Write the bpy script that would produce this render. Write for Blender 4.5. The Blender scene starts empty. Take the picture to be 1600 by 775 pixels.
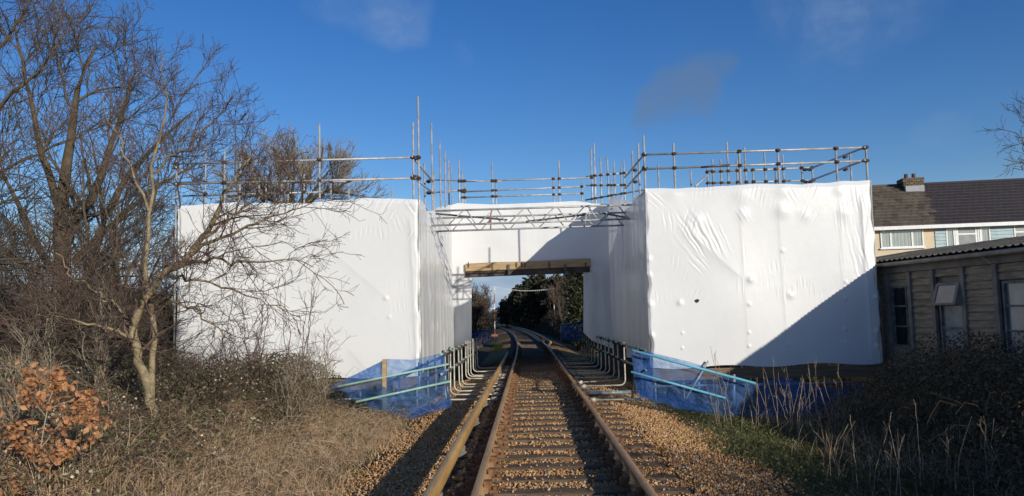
import bpy, math, random
import numpy as np
from mathutils import Vector, Matrix
random.seed(7); rng = np.random.default_rng(7)
scene = bpy.context.scene
C = scene.collection
R = math.radians

# ------------------------------------------------------------------ camera, sky, sun, exposure
F, CX, CY = 1155.0, 800.0, 404.0
YAW, PITCH, ROLL = R(1.13), R(4.5), R(1.4)
CAM = Vector((-.257, 0.0, 1.516))
fwd = Vector((-math.sin(YAW) * math.cos(PITCH), math.cos(YAW) * math.cos(PITCH), math.sin(PITCH)))
rgt0 = Vector((math.cos(YAW), math.sin(YAW), 0)); up0 = rgt0.cross(fwd)
RGT = math.cos(ROLL) * rgt0 - math.sin(ROLL) * up0
UPV = math.cos(ROLL) * up0 + math.sin(ROLL) * rgt0
cd = bpy.data.cameras.new('camera'); cam = bpy.data.objects.new('camera', cd); C.objects.link(cam)
cam.matrix_world = Matrix(((RGT.x, UPV.x, -fwd.x, CAM.x), (RGT.y, UPV.y, -fwd.y, CAM.y), (RGT.z, UPV.z, -fwd.z, CAM.z), (0, 0, 0, 1)))
cd.sensor_width = 36; cd.lens = F / 1600 * 36; cd.shift_y = (CY - 387.5) / 1600
cd.clip_start = .05; cd.clip_end = 6000
scene.camera = cam

SUN_AZ, SUN_EL = R(35), R(15.5)          # sun stands behind the camera, to the right
SUN_STRENGTH, SKY_STRENGTH = 4.2, .12
ray_dir = Vector((-math.sin(SUN_AZ) * math.cos(SUN_EL), math.cos(SUN_AZ) * math.cos(SUN_EL), -math.sin(SUN_EL)))
sl = bpy.data.lights.new('sun', 'SUN'); sun = bpy.data.objects.new('sun', sl); C.objects.link(sun)
sun.rotation_euler = ray_dir.to_track_quat('-Z', 'Y').to_euler()
sl.energy = SUN_STRENGTH; sl.angle = R(.5); sl.color = (1, .93, .82)
w = bpy.data.worlds.new('World'); scene.world = w; w.use_nodes = True
nt = w.node_tree; nt.nodes.clear()
def N(tree, typ, **kw):
    n = tree.nodes.new(typ)
    for k, v in kw.items():
        if k in n.inputs.keys() if hasattr(n.inputs, 'keys') else False: n.inputs[k].default_value = v
        else: setattr(n, k, v)
    return n
def px_dir(px, py):
    return (fwd * F + RGT * (px - CX) - UPV * (py - CY)).normalized()
sky = N(nt, 'ShaderNodeTexSky', sky_type='NISHITA', sun_disc=False, sun_elevation=SUN_EL,
        sun_rotation=math.pi - SUN_AZ, altitude=0, air_density=1.0, dust_density=.4, ozone_density=3.0)
tc = N(nt, 'ShaderNodeTexCoord')
def math_node(tree, op, a, b=None, clamp=False):
    n = tree.nodes.new('ShaderNodeMath'); n.operation = op; n.use_clamp = clamp
    for i, v in enumerate((a, b)):
        if v is None: continue
        if isinstance(v, (int, float)): n.inputs[i].default_value = v
        else: tree.links.new(v, n.inputs[i])
    return n.outputs[0]
def map_range(tree, val, a, b, c=0, d=1):
    n = tree.nodes.new('ShaderNodeMapRange'); n.interpolation_type = 'SMOOTHSTEP'
    tree.links.new(val, n.inputs['Value'])
    for k, v in zip(('From Min', 'From Max', 'To Min', 'To Max'), (a, b, c, d)): n.inputs[k].default_value = v
    return n.outputs['Result']
def noise_node(tree, vec, scale, detail=6, rough=.55, dist=0):
    n = tree.nodes.new('ShaderNodeTexNoise'); n.inputs['Scale'].default_value = scale; n.inputs['Detail'].default_value = detail
    n.inputs['Roughness'].default_value = rough; n.inputs['Distortion'].default_value = dist
    if vec is not None: tree.links.new(vec, n.inputs['Vector'])
    return n.outputs['Fac']
dvec = tc.outputs['Generated']
sep = N(nt, 'ShaderNodeSeparateXYZ'); nt.links.new(dvec, sep.inputs[0])
mp = N(nt, 'ShaderNodeMapping'); mp.inputs['Scale'].default_value = (1, 1, 3.2); nt.links.new(dvec, mp.inputs[0])
cn = noise_node(nt, mp.outputs[0], 5.5, 8, .6, .4)
low = math_node(nt, 'MULTIPLY', map_range(nt, sep.outputs[2], .03, .17, 1, 0), map_range(nt, cn, .3, .55))
hz = map_range(nt, sep.outputs[2], .03, .16, .92, 0)
fac = math_node(nt, 'MAXIMUM', math_node(nt, 'MULTIPLY', low, .9), hz)
ccol = N(nt, 'ShaderNodeMix', data_type='RGBA'); nt.links.new(map_range(nt, cn, .38, .6), ccol.inputs['Factor']); ccol.inputs[6].default_value = (2.1, 3.0, 4.5, 1); ccol.inputs[7].default_value = (3.5, 4.2, 5.3, 1)
wn = nt.nodes.new('ShaderNodeTexNoise'); wn.inputs['Scale'].default_value = 7; wn.inputs['Detail'].default_value = 6; nt.links.new(dvec, wn.inputs['Vector'])
wv = N(nt, 'ShaderNodeVectorMath', operation='SUBTRACT'); nt.links.new(wn.outputs['Color'], wv.inputs[0]); wv.inputs[1].default_value = (.5, .5, .5)
ws = N(nt, 'ShaderNodeVectorMath', operation='SCALE'); nt.links.new(wv.outputs[0], ws.inputs[0]); ws.inputs['Scale'].default_value = .16
wa = N(nt, 'ShaderNodeVectorMath', operation='ADD'); nt.links.new(dvec, wa.inputs[0]); nt.links.new(ws.outputs[0], wa.inputs[1])
wd = N(nt, 'ShaderNodeVectorMath', operation='NORMALIZE'); nt.links.new(wa.outputs[0], wd.inputs[0])
cn2 = noise_node(nt, wd.outputs[0], 9, 8, .62, .3)
for (px, py, rad, amp) in ((1300, -25, 5.0, .30), (1220, -10, 3.2, .26), (1400, -40, 4.0, .22), (585, -12, 2.8, .26), (530, -14, 2.2, .18), (1480, 205, 1.6, .14), (715, 88, 1.2, .07)):
    d = px_dir(px, py)
    dn = N(nt, 'ShaderNodeVectorMath', operation='DOT_PRODUCT'); nt.links.new(wd.outputs[0], dn.inputs[0]); dn.inputs[1].default_value = d
    m = map_range(nt, dn.outputs['Value'], math.cos(R(rad * 1.25)), math.cos(R(rad * .1)))
    m = math_node(nt, 'MULTIPLY', m, map_range(nt, cn2, .32, .66, .15, 1))
    fac = math_node(nt, 'MAXIMUM', fac, math_node(nt, 'MULTIPLY', m, amp))
mix = N(nt, 'ShaderNodeMix', data_type='RGBA')
nt.links.new(fac, mix.inputs['Factor'])
hs = N(nt, 'ShaderNodeHueSaturation'); hs.inputs['Saturation'].default_value = 1.3; hs.inputs['Hue'].default_value = .515; hs.inputs['Value'].default_value = 1.0
nt.links.new(sky.outputs[0], hs.inputs['Color'])
nt.links.new(hs.outputs[0], mix.inputs[6]); nt.links.new(ccol.outputs[2], mix.inputs[7])
gfac = None   # a small grey cloud
for (px, py, rad) in ((1098, 128, 2.1), (1080, 148, 2.1), (1050, 172, 1.9), (1036, 188, 1.5)):
    dn = N(nt, 'ShaderNodeVectorMath', operation='DOT_PRODUCT'); nt.links.new(wd.outputs[0], dn.inputs[0]); dn.inputs[1].default_value = px_dir(px, py)
    m = math_node(nt, 'MULTIPLY', map_range(nt, dn.outputs['Value'], math.cos(R(rad * 1.25)), math.cos(R(rad * .1))), map_range(nt, cn2, .3, .62, .12, .62))
    gfac = m if gfac is None else math_node(nt, 'MAXIMUM', gfac, m)
mixg = N(nt, 'ShaderNodeMix', data_type='RGBA'); nt.links.new(gfac, mixg.inputs['Factor']); nt.links.new(mix.outputs[2], mixg.inputs[6]); mixg.inputs[7].default_value = (1.15, 1.7, 2.6, 1)
bg = N(nt, 'ShaderNodeBackground'); bg.inputs[1].default_value = SKY_STRENGTH
nt.links.new(mixg.outputs[2], bg.inputs[0])
wo = N(nt, 'ShaderNodeOutputWorld'); nt.links.new(bg.outputs[0], wo.inputs[0])
scene.view_settings.view_transform = 'Standard'; scene.view_settings.look = 'None'
scene.view_settings.gamma = 1; scene.view_settings.exposure = 0.0

def at(px, py, Y):
    """point on the upright plane at distance Y seen at photo pixel (px, py)"""
    d = px_dir(px, py); return CAM + d * (Y / d.y)
def on_plane(px, py, p0, n):
    d = px_dir(px, py); return CAM + d * ((p0 - CAM).dot(n) / d.dot(n))

# ------------------------------------------------------------------ helpers
def wloc(o):
    v = Vector((0, 0, 0))
    while o is not None: v += o.location; o = o.parent
    return v
def tag(o, label=None, cat=None, group=None, kind=None):
    if label: o['label'] = label
    if cat: o['category'] = cat
    if group: o['group'] = group
    if kind: o['kind'] = kind
    return o
def thing(name, label, cat, loc=(0, 0, 0), group=None):
    o = bpy.data.objects.new(name, None); C.objects.link(o); o.location = loc; o.empty_display_size = .2
    return tag(o, label, cat, group)
def link(name, me, mat, parent=None, loc=None, rot=None):
    o = bpy.data.objects.new(name, me); C.objects.link(o)
    if mat is not None and not me.materials:
        for m_ in (mat if isinstance(mat, (list, tuple)) else [mat]): me.materials.append(m_)
    if parent is not None: o.parent = parent
    if loc is not None: o.location = Vector(loc) - (wloc(parent) if parent else Vector((0, 0, 0)))
    if rot is not None: o.rotation_euler = rot
    return o
def np_mesh(name, V, faces, smooth=False, mats=None):
    """V (n,3); faces: list of (m,k) int arrays"""
    me = bpy.data.meshes.new(name); V = np.asarray(V, dtype=np.float32)
    me.vertices.add(len(V)); me.vertices.foreach_set('co', V.ravel())
    faces = [np.asarray(f, dtype=np.int32) for f in faces if len(f)]
    li = np.concatenate([f.ravel() for f in faces]); tot = np.concatenate([np.full(len(f), f.shape[1], np.int32) for f in faces])
    st = np.zeros(len(tot), np.int32); st[1:] = np.cumsum(tot)[:-1]
    me.loops.add(len(li)); me.loops.foreach_set('vertex_index', li)
    me.polygons.add(len(tot)); me.polygons.foreach_set('loop_start', st)
    if smooth: me.polygons.foreach_set('use_smooth', np.ones(len(tot), bool))
    if mats is not None: me.polygons.foreach_set('material_index', np.asarray(mats, np.int32))
    me.update(calc_edges=True)
    return me
def np_obj(name, V, faces, mat, parent=None, smooth=False):
    V = np.asarray(V, float)
    if parent is not None: V = V - np.array(wloc(parent))
    return link(name, np_mesh(name, V, faces, smooth), mat, parent)
class MB:
    def __init__(s): s.v = []; s.f = []
    def add(s, vs, fs):
        n = len(s.v); s.v += [tuple(v) for v in vs]; s.f += [tuple(i + n for i in f) for f in fs]; return s
    def hexa(s, p):
        return s.add(p, [(0, 3, 2, 1), (4, 5, 6, 7), (0, 1, 5, 4), (1, 2, 6, 5), (2, 3, 7, 6), (3, 0, 4, 7)])
    def box(s, x0, y0, z0, x1, y1, z1):
        return s.hexa([(x0, y0, z0), (x1, y0, z0), (x1, y1, z0), (x0, y1, z0), (x0, y0, z1), (x1, y0, z1), (x1, y1, z1), (x0, y1, z1)])
    def beam(s, p0, p1, w_, h_, up=(0, 0, 1)):
        p0, p1 = Vector(p0), Vector(p1); d = (p1 - p0).normalized(); r = d.cross(Vector(up))
        if r.length < 1e-4: r = d.cross(Vector((0, 1, 0)))
        r.normalize(); u = r.cross(d); r *= w_ / 2; u *= h_ / 2
        return s.hexa([p0 - r - u, p0 + r - u, p1 + r - u, p1 - r - u, p0 - r + u, p0 + r + u, p1 + r + u, p1 - r + u])
    def tube(s, pts, r, n=8, caps=True):
        pts = [Vector(p) for p in pts]; rr = r if isinstance(r, (list, tuple)) else [r] * len(pts); base = len(s.v)
        ref = None
        for i, p in enumerate(pts):
            d = (pts[min(i + 1, len(pts) - 1)] - pts[max(i - 1, 0)]).normalized()
            if ref is None: ref = d.orthogonal().normalized()
            a = (ref - d * ref.dot(d)).normalized(); ref = a; b = d.cross(a)
            for k in range(n):
                t = 2 * math.pi * k / n; s.v.append(tuple(p + (a * math.cos(t) + b * math.sin(t)) * rr[i]))
        for i in range(len(pts) - 1):
            for k in range(n):
                k2 = (k + 1) % n; s.f.append((base + i * n + k, base + i * n + k2, base + (i + 1) * n + k2, base + (i + 1) * n + k))
        if caps:
            s.f.append(tuple(base + k for k in reversed(range(n)))); s.f.append(tuple(base + (len(pts) - 1) * n + k for k in range(n)))
        return s
    def mesh(s, name, off=Vector((0, 0, 0)), smooth=False):
        me = bpy.data.meshes.new(name); me.from_pydata([(v[0] - off[0], v[1] - off[1], v[2] - off[2]) for v in s.v], [], s.f); me.update()
        if smooth:
            me.shade_smooth()
        return me
    def build(s, name, mat, parent=None, smooth=False, label=None, kind=None):
        off = wloc(parent) if parent is not None else Vector((0, 0, 0))
        o = link(name, s.mesh(name, off, smooth), mat, parent)
        if label: o['label'] = label
        if kind: o['kind'] = kind
        return o
def grid_obj(name, P, mat, parent=None, smooth=True):
    """P (a,b,3) grid of points"""
    a, b = P.shape[:2]; i = np.arange(a * b).reshape(a, b)
    f = np.stack([i[:-1, :-1], i[1:, :-1], i[1:, 1:], i[:-1, 1:]], -1).reshape(-1, 4)
    return np_obj(name, P.reshape(-1, 3), [f], mat, parent, smooth)

# ------------------------------------------------------------------ materials
def mat(name, base, c2=None, scale=4.0, rough=.8, spec=.3, metal=0, bump=0, bscale=40, lo=.35, hi=.65, island=None, c3=None, trans=0, detail=6, stretch=None):
    """procedural material: base and c2 mixed by noise; island = (cA, cB, ...) random colour per loose piece"""
    m = bpy.data.materials.new(name); m.use_nodes = True; t = m.node_tree; p = t.nodes['Principled BSDF']
    p.inputs['Roughness'].default_value = rough; p.inputs['Metallic'].default_value = metal; p.inputs['Specular IOR Level'].default_value = spec
    g = t.nodes.new('ShaderNodeNewGeometry'); vec = g.outputs['Position']
    if stretch:
        mm = t.nodes.new('ShaderNodeMapping'); mm.inputs['Scale'].default_value = stretch; t.links.new(vec, mm.inputs[0]); vec = mm.outputs[0]
    col = None
    if island:
        cr = t.nodes.new('ShaderNodeValToRGB'); e = cr.color_ramp.elements
        cr.color_ramp.interpolation = 'LINEAR'
        while len(e) < len(island): e.new(.5)
        for i, c in enumerate(island): e[i].position = i / (len(island) - 1); e[i].color = (*c, 1)
        t.links.new(g.outputs['Random Per Island'], cr.inputs[0]); col = cr.outputs[0]
    if c2 is not None:
        f = map_range(t, noise_node(t, vec, scale, detail), lo, hi)
        mx = t.nodes.new('ShaderNodeMix'); mx.data_type = 'RGBA'; t.links.new(f, mx.inputs['Factor'])
        if col is not None: t.links.new(col, mx.inputs[6])
        else: mx.inputs[6].default_value = (*base, 1)
        mx.inputs[7].default_value = (*c2, 1); col = mx.outputs[2]
        if c3 is not None:
            f2 = map_range(t, noise_node(t, vec, scale * 6.3, 5), .5, .72)
            m3 = t.nodes.new('ShaderNodeMix'); m3.data_type = 'RGBA'; t.links.new(f2, m3.inputs['Factor']); t.links.new(col, m3.inputs[6]); m3.inputs[7].default_value = (*c3, 1); col = m3.outputs[2]
    if col is not None: t.links.new(col, p.inputs['Base Color'])
    else: p.inputs['Base Color'].default_value = (*base, 1)
    if bump:
        b = t.nodes.new('ShaderNodeBump'); b.inputs['Strength'].default_value = bump; b.inputs['Distance'].default_value = .02
        t.links.new(noise_node(t, vec, bscale, 5), b.inputs['Height']); t.links.new(b.outputs[0], p.inputs['Normal'])
    if trans:
        tr = t.nodes.new('ShaderNodeBsdfTranslucent'); ms = t.nodes.new('ShaderNodeMixShader'); ms.inputs[0].default_value = trans
        if col is not None: t.links.new(col, tr.inputs[0])
        else: tr.inputs[0].default_value = (*base, 1)
        out = t.nodes['Material Output']; t.links.new(p.outputs[0], ms.inputs[1]); t.links.new(tr.outputs[0], ms.inputs[2]); t.links.new(ms.outputs[0], out.inputs[0])
    return m
M = {}
M['sheet'] = mat('white_shrink_wrap', (.85, .85, .83), (.81, .815, .80), .7, .38, .45, trans=.18, bump=.12, bscale=9)
M['sheet_side'] = mat('creased_shrink_wrap', (.86, .86, .84), (.66, .67, .67), 2.2, .28, .5, trans=.2, bump=.15, bscale=6, lo=.4, hi=.75, stretch=(1, 1.7, .13))  # upright streaks mix film overlaps and dirt with painted fold sheen
M['tube'] = mat('galvanised_tube', (.48, .48, .46), (.33, .32, .30), 6, .45, .5, .2)
M['dark_tube'] = mat('dull_dark_tube', (.12, .12, .125), (.07, .065, .06), 6, .5, .5, .4)
M['rust_tube'] = mat('red_painted_tube', (.32, .12, .09), (.2, .12, .1), 8, .6)
M['coupler'] = mat('rusty_coupler', (.05, .042, .038), (.10, .07, .055), 14, .7, .4, .4)
M['rail_top'] = mat('rusty_rail_steel', (.52, .31, .135), (.36, .20, .085), 5, .55, .4, .25, bump=.15, bscale=60, stretch=(1, .12, 1), c3=(.58, .38, .19))
M['conductor'] = mat('rusty_conductor_steel', (.62, .38, .13), (.46, .26, .085), 5, .55, .4, .2, bump=.15, bscale=60, stretch=(1, .12, 1), c3=(.36, .22, .11))
M['chair'] = mat('rusty_iron', (.13, .07, .04), (.22, .12, .06), 20, .85, .2, bump=.3, bscale=80)
M['sleeper'] = mat('weathered_sleeper', (.12, .082, .052), (.19, .13, .08), 3, .9, .15, bump=.5, bscale=30, stretch=(.4, 6, 6), c3=(.05, .04, .035))
M['stone'] = mat('ballast_stone', (.2, .12, .06), rough=.9, spec=.2, island=((.13, .062, .028), (.46, .24, .085), (.56, .33, .13), (.28, .14, .055), (.60, .39, .19), (.50, .27, .10), (.36, .18, .07), (.66, .50, .33), (.22, .15, .10)))
M['ballast'] = mat('ballast_bed', (.26, .14, .05), (.44, .26, .095), 22, .95, .1, bump=1.0, bscale=26, c3=(.06, .04, .028))
M['earth'] = mat('earth_and_turf', (.07, .058, .032), (.11, .085, .045), 1.2, .95, .1, bump=.8, bscale=12, c3=(.045, .055, .022))
M['timber'] = mat('new_timber', (.46, .325, .17), (.33, .225, .115), 4, .75, .25, stretch=(.5, 6, 6), bump=.15, bscale=20)
M['old_board'] = mat('scaffold_board', (.24, .165, .10), (.16, .11, .07), 5, .85, .2, stretch=(.4, 5, 5))
M['concrete'] = mat('old_concrete', (.2, .18, .155), (.13, .12, .105), 2, .95, .1, bump=.4, bscale=20)
M['brick_and_shade'] = mat('dark_brick_and_shade', (.11, .085, .07), (.07, .055, .05), 3, .95, .1, bump=.4, bscale=30)
M['green_rail'] = mat('pale_green_rail', (.30, .50, .40), (.24, .40, .33), 7, .45, .4)
M['blue_rail'] = mat('light_blue_rail', (.10, .40, .55), (.15, .36, .46), 7, .45, .4)
M['teal_rail'] = mat('teal_rail', (.12, .27, .27), (.08, .18, .18), 7, .5, .4)
M['post'] = mat('galvanised_post', (.54, .52, .42), (.36, .34, .27), 9, .5, .4, .25)
M['yellow'] = mat('yellow_plastic', (.6, .42, .05), (.45, .3, .05), 8, .6)
M['red_paint'] = mat('red_paint', (.42, .13, .09), (.32, .11, .08), 8, .6)
M['white_paint'] = mat('white_paint', (.75, .74, .7), (.6, .58, .54), 8, .6)
M['cream'] = mat('cream_render', (.70, .58, .40), (.62, .51, .36), 1.5, .9, .1, bump=.1, bscale=40)
M['upvc'] = mat('white_window_frame', (.82, .82, .8), (.74, .74, .72), 5, .4, .4)
M['cladding'] = mat('pale_blue_cladding', (.42, .52, .54), (.36, .46, .48), 3, .6, .3)
M['curtain'] = mat('net_curtain', (.62, .62, .58), (.5, .5, .47), 9, .9, .1, stretch=(3, 3, .3))
M['tile_old'] = mat('weathered_roof_tile', (.10, .085, .068), rough=.92, spec=.1, island=((.075, .06, .048), (.135, .11, .085), (.10, .085, .065)), c2=(.16, .145, .10), scale=1.6, lo=.5, hi=.8, bump=.3, bscale=30)
M['tile_new'] = mat('dark_brown_roof_tile', (.055, .042, .042), rough=.75, spec=.25, island=((.04, .034, .036), (.05, .042, .043), (.045, .037, .039)))
M['lead'] = mat('lead_flashing', (.36, .37, .38), (.28, .29, .3), 4, .6, .3)
M['chimney'] = mat('stained_chimney_brick', (.14, .10, .075), rough=.95, spec=.1, island=((.10, .075, .055), (.2, .15, .1), (.07, .06, .05), (.16, .13, .09)))
M['plank'] = mat('weathered_plank', (.36, .295, .205), (.21, .165, .115), 3, .9, .15, stretch=(1, 1, 7), bump=.3, bscale=30, c3=(.42, .36, .27))
M['shed_post'] = mat('grey_timber_post', (.2, .175, .155), (.28, .245, .21), 4, .9, .1)
M['asbestos'] = mat('lichened_corrugated_sheet', (.17, .155, .12), (.09, .082, .068), 5, .95, .1, bump=.6, bscale=24, c3=(.27, .25, .19))
M['gutter'] = mat('grey_gutter', (.30, .28, .25), (.2, .18, .16), 5, .7)
M['steel_frame'] = mat('flaked_window_frame', (.20, .20, .19), (.1, .1, .1), 8, .8)
def glass(name, col, rough=.12, amt=.9, c2=None):
    m = mat(name, col, c2, 3, rough, .8); return m
M['dirty_glass'] = glass('dirty_window_glass', (.2, .215, .21), .25, c2=(.3, .315, .3))
M['sash_glass'] = glass('grey_sash_glass', (.10, .11, .11), .25, c2=(.15, .16, .155))
M['dark_glass'] = glass('dark_window_glass', (.012, .016, .02), .12, c2=(.03, .035, .035))
def clear_glass():
    m = bpy.data.materials.new('clear_window_glass'); m.use_nodes = True; t = m.node_tree
    tr = t.nodes.new('ShaderNodeBsdfTransparent'); gl = t.nodes.new('ShaderNodeBsdfGlossy'); gl.inputs['Roughness'].default_value = .05
    ms = t.nodes.new('ShaderNodeMixShader'); tr.inputs[0].default_value = (.93, .95, .94, 1); ms.inputs[0].default_value = .09
    t.links.new(tr.outputs[0], ms.inputs[1]); t.links.new(gl.outputs[0], ms.inputs[2]); t.links.new(ms.outputs[0], t.nodes['Material Output'].inputs[0]); return m
M['clear_glass'] = clear_glass()
def netting(name, col, alpha):
    m = bpy.data.materials.new(name); m.use_nodes = True; t = m.node_tree
    p = t.nodes['Principled BSDF']; p.inputs['Base Color'].default_value = (*col, 1); p.inputs['Roughness'].default_value = .6
    tl = t.nodes.new('ShaderNodeBsdfTranslucent'); tl.inputs[0].default_value = (*col, 1)
    a = t.nodes.new('ShaderNodeMixShader'); a.inputs[0].default_value = .4; t.links.new(p.outputs[0], a.inputs[1]); t.links.new(tl.outputs[0], a.inputs[2])
    tr = t.nodes.new('ShaderNodeBsdfTransparent'); tr.inputs[0].default_value = (.62, .76, .95, 1); ms = t.nodes.new('ShaderNodeMixShader')
    g = t.nodes.new('ShaderNodeNewGeometry')
    f = map_range(t, noise_node(t, g.outputs['Position'], 4.5, 5, .6, 1.2), .3, .7, alpha - .2, alpha + .22)
    t.links.new(f, ms.inputs[0]); t.links.new(tr.outputs[0], ms.inputs[1]); t.links.new(a.outputs[0], ms.inputs[2]); t.links.new(ms.outputs[0], t.nodes['Material Output'].inputs[0]); return m
M['blue_ink'] = mat('blue_marker', (.05, .08, .35))
M['net'] = netting('blue_debris_netting', (.08, .20, .48), .34)
M['net_dense'] = netting('folded_blue_netting', (.05, .15, .42), .42)
M['bark_pale'] = mat('pale_bark', (.34, .27, .16), (.19, .15, .09), 9, .9, .1, bump=.5, bscale=30, c3=(.14, .11, .07))
M['bark_dark'] = mat('dark_bark', (.085, .066, .045), (.13, .10, .065), 6, .95, .1, bump=.5, bscale=25)
M['twig'] = mat('bare_twig', (.10, .08, .06), rough=.85, spec=.15, island=((.07, .054, .042), (.14, .108, .08), (.10, .08, .056)))
M['twig_pale'] = mat('pale_twig', (.3, .24, .16), rough=.85, spec=.15, island=((.13, .10, .07), (.27, .22, .15), (.36, .3, .21), (.18, .13, .09)))
M['twig_red'] = mat('reddish_twig', (.13, .075, .06), rough=.8, spec=.2, island=((.09, .056, .046), (.15, .10, .078), (.11, .083, .062)))
M['bramble_leaf'] = mat('bramble_leaf', (.06, .065, .03), rough=.6, spec=.3, trans=.2, island=((.05, .07, .022), (.10, .125, .038), (.17, .105, .065), (.07, .06, .035), (.085, .085, .038), (.25, .175, .105), (.075, .095, .035), (.34, .27, .18), (.14, .10, .06)))
M['pale_leaf'] = mat('pale_seed_head', (.6, .56, .42), rough=.8, island=((.45, .42, .28), (.65, .62, .48), (.4, .38, .2)))
M['dry_grass'] = mat('dry_grass', (.33, .24, .13), rough=.85, spec=.15, trans=.2, island=((.40, .265, .15), (.70, .50, .32), (.56, .38, .215), (.78, .62, .44), (.28, .195, .11), (.60, .385, .22), (.20, .21, .085)))
M['green_grass'] = mat('low_green_growth', (.07, .09, .03), rough=.7, spec=.2, trans=.2, island=((.055, .075, .022), (.11, .13, .04), (.19, .16, .075), (.075, .10, .03), (.13, .12, .05)))
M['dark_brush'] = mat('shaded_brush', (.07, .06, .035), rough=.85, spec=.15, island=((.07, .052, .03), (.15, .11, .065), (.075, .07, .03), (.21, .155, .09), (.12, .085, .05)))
M['stalk'] = mat('dead_stalk', (.3, .24, .17), rough=.85, spec=.1, island=((.2, .155, .10), (.36, .29, .2), (.27, .21, .14)))
M['oak_leaf'] = mat('orange_oak_leaf', (.56, .29, .135), (.25, .105, .05), 9, .6, .3, trans=.25, c3=(.6, .3, .13))
M['conifer'] = mat('dark_conifer', (.022, .036, .018), rough=.8, spec=.2, island=((.02, .028, .016), (.04, .046, .026), (.055, .045, .03), (.05, .05, .026), (.07, .055, .038)))
M['ivy'] = mat('ivy_leaf', (.05, .065, .025), rough=.5, spec=.4, island=((.014, .02, .008), (.03, .038, .014), (.06, .06, .02), (.02, .028, .011)))  # leaf colours darkened to put the right bank's shade into them
M['far_scrub'] = mat('far_scrub', (.08, .066, .046), rough=.9, spec=.1, island=((.05, .045, .03), (.10, .08, .055), (.07, .065, .035), (.13, .1, .07)))

# ------------------------------------------------------------------ vegetation tools (all vectorised)
def tubes(pts, rad, sides=3):
    n, P, _ = pts.shape
    tg = np.gradient(pts, axis=1); tg /= np.linalg.norm(tg, axis=2, keepdims=True) + 1e-9
    ref = np.where(np.abs(tg[..., 2:3]) > .9, np.array([1., 0, 0]), np.array([0, 0, 1.]))
    a = np.cross(tg, ref); a /= np.linalg.norm(a, axis=2, keepdims=True) + 1e-9; b = np.cross(tg, a)
    th = np.arange(sides) * 2 * np.pi / sides
    V = pts[:, :, None, :] + rad[:, :, None, None] * (a[:, :, None, :] * np.cos(th)[None, None, :, None] + b[:, :, None, :] * np.sin(th)[None, None, :, None])
    i = np.arange(n * P * sides).reshape(n, P, sides); j = np.roll(i, -1, axis=2)
    f = np.stack([i[:, :-1], j[:, :-1], j[:, 1:], i[:, 1:]], -1).reshape(-1, 4)
    return V.reshape(-1, 3), f
def merge(parts):
    V, Fs, o = [], [], 0
    for v, f in parts: V.append(v); Fs.append(f + o); o += len(v)
    return np.concatenate(V), Fs
def unit(v): return v / (np.linalg.norm(v, axis=-1, keepdims=True) + 1e-9)
def grow(pp, pr, nchild, trange, lmean, ang, up=.15, wander=.18, P=5, rr=.6, lsd=.25, minr=.003, droop=0.0, taper=.8, bias=None):
    n, Pp, _ = pp.shape; K = n * nchild; pi = np.repeat(np.arange(n), nchild)
    t = rng.uniform(trange[0], trange[1], K); x = t * (Pp - 1); k = np.minimum(x.astype(int), Pp - 2); fr = (x - k)[:, None]
    p0 = pp[pi, k] * (1 - fr) + pp[pi, k + 1] * fr; tan = unit(pp[pi, k + 1] - pp[pi, k])
    r0 = (pr[pi, k] * (1 - fr[:, 0]) + pr[pi, k + 1] * fr[:, 0]) * rr * rng.uniform(.7, 1.1, K)
    perp = unit(np.cross(tan, rng.normal(size=(K, 3)))); a = np.radians(rng.normal(ang, ang * .25, K))[:, None]
    d = unit(np.cos(a) * tan + np.sin(a) * perp + np.array([0, 0, up]) + (0 if bias is None else np.array(bias)))
    L = lmean * (1.15 - .55 * t) * np.exp(rng.normal(0, lsd, K))
    out = np.zeros((K, P, 3)); out[:, 0] = p0; p = p0.copy()
    for s in range(1, P):
        d = unit(d + rng.normal(0, wander, (K, 3)) + np.array([0, 0, up * .35 - droop]))
        p = p + d * (L / (P - 1))[:, None]; out[:, s] = p
    rad = np.maximum(r0[:, None] * (1 - taper * np.linspace(0, 1, P))[None, :], minr)
    return out, rad
def poly(pts, n, r0, r1, jit=0.0):
    pts = np.array([tuple(p) for p in pts], float); s = np.concatenate([[0], np.cumsum(np.linalg.norm(np.diff(pts, axis=0), axis=1))]); s /= s[-1]
    u = np.linspace(0, 1, n); q = np.stack([np.interp(u, s, pts[:, i]) for i in range(3)], 1)
    q[1:-1] = .25 * q[:-2] + .5 * q[1:-1] + .25 * q[2:]
    if jit: q[1:] += rng.normal(0, jit, (n - 1, 3))
    return q[None], np.linspace(r0, r1, n)[None]
def leaf_quads(P, size, flat=0.0, asp=1.5):
    n = len(P); nrm = unit(rng.normal(size=(n, 3)) + np.array([0, 0, flat])); a = unit(np.cross(nrm, rng.normal(size=(n, 3)))); b = np.cross(nrm, a)
    s = (size * rng.uniform(.6, 1.35, n))[:, None]; a = a * s * asp / 2; b = b * s / 2
    V = np.stack([P - a, P + b * .9 + nrm * s * .12, P + a, P - b * .9 + nrm * s * .12], 1).reshape(-1, 3)
    return V, np.arange(n * 4).reshape(n, 4)
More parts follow.
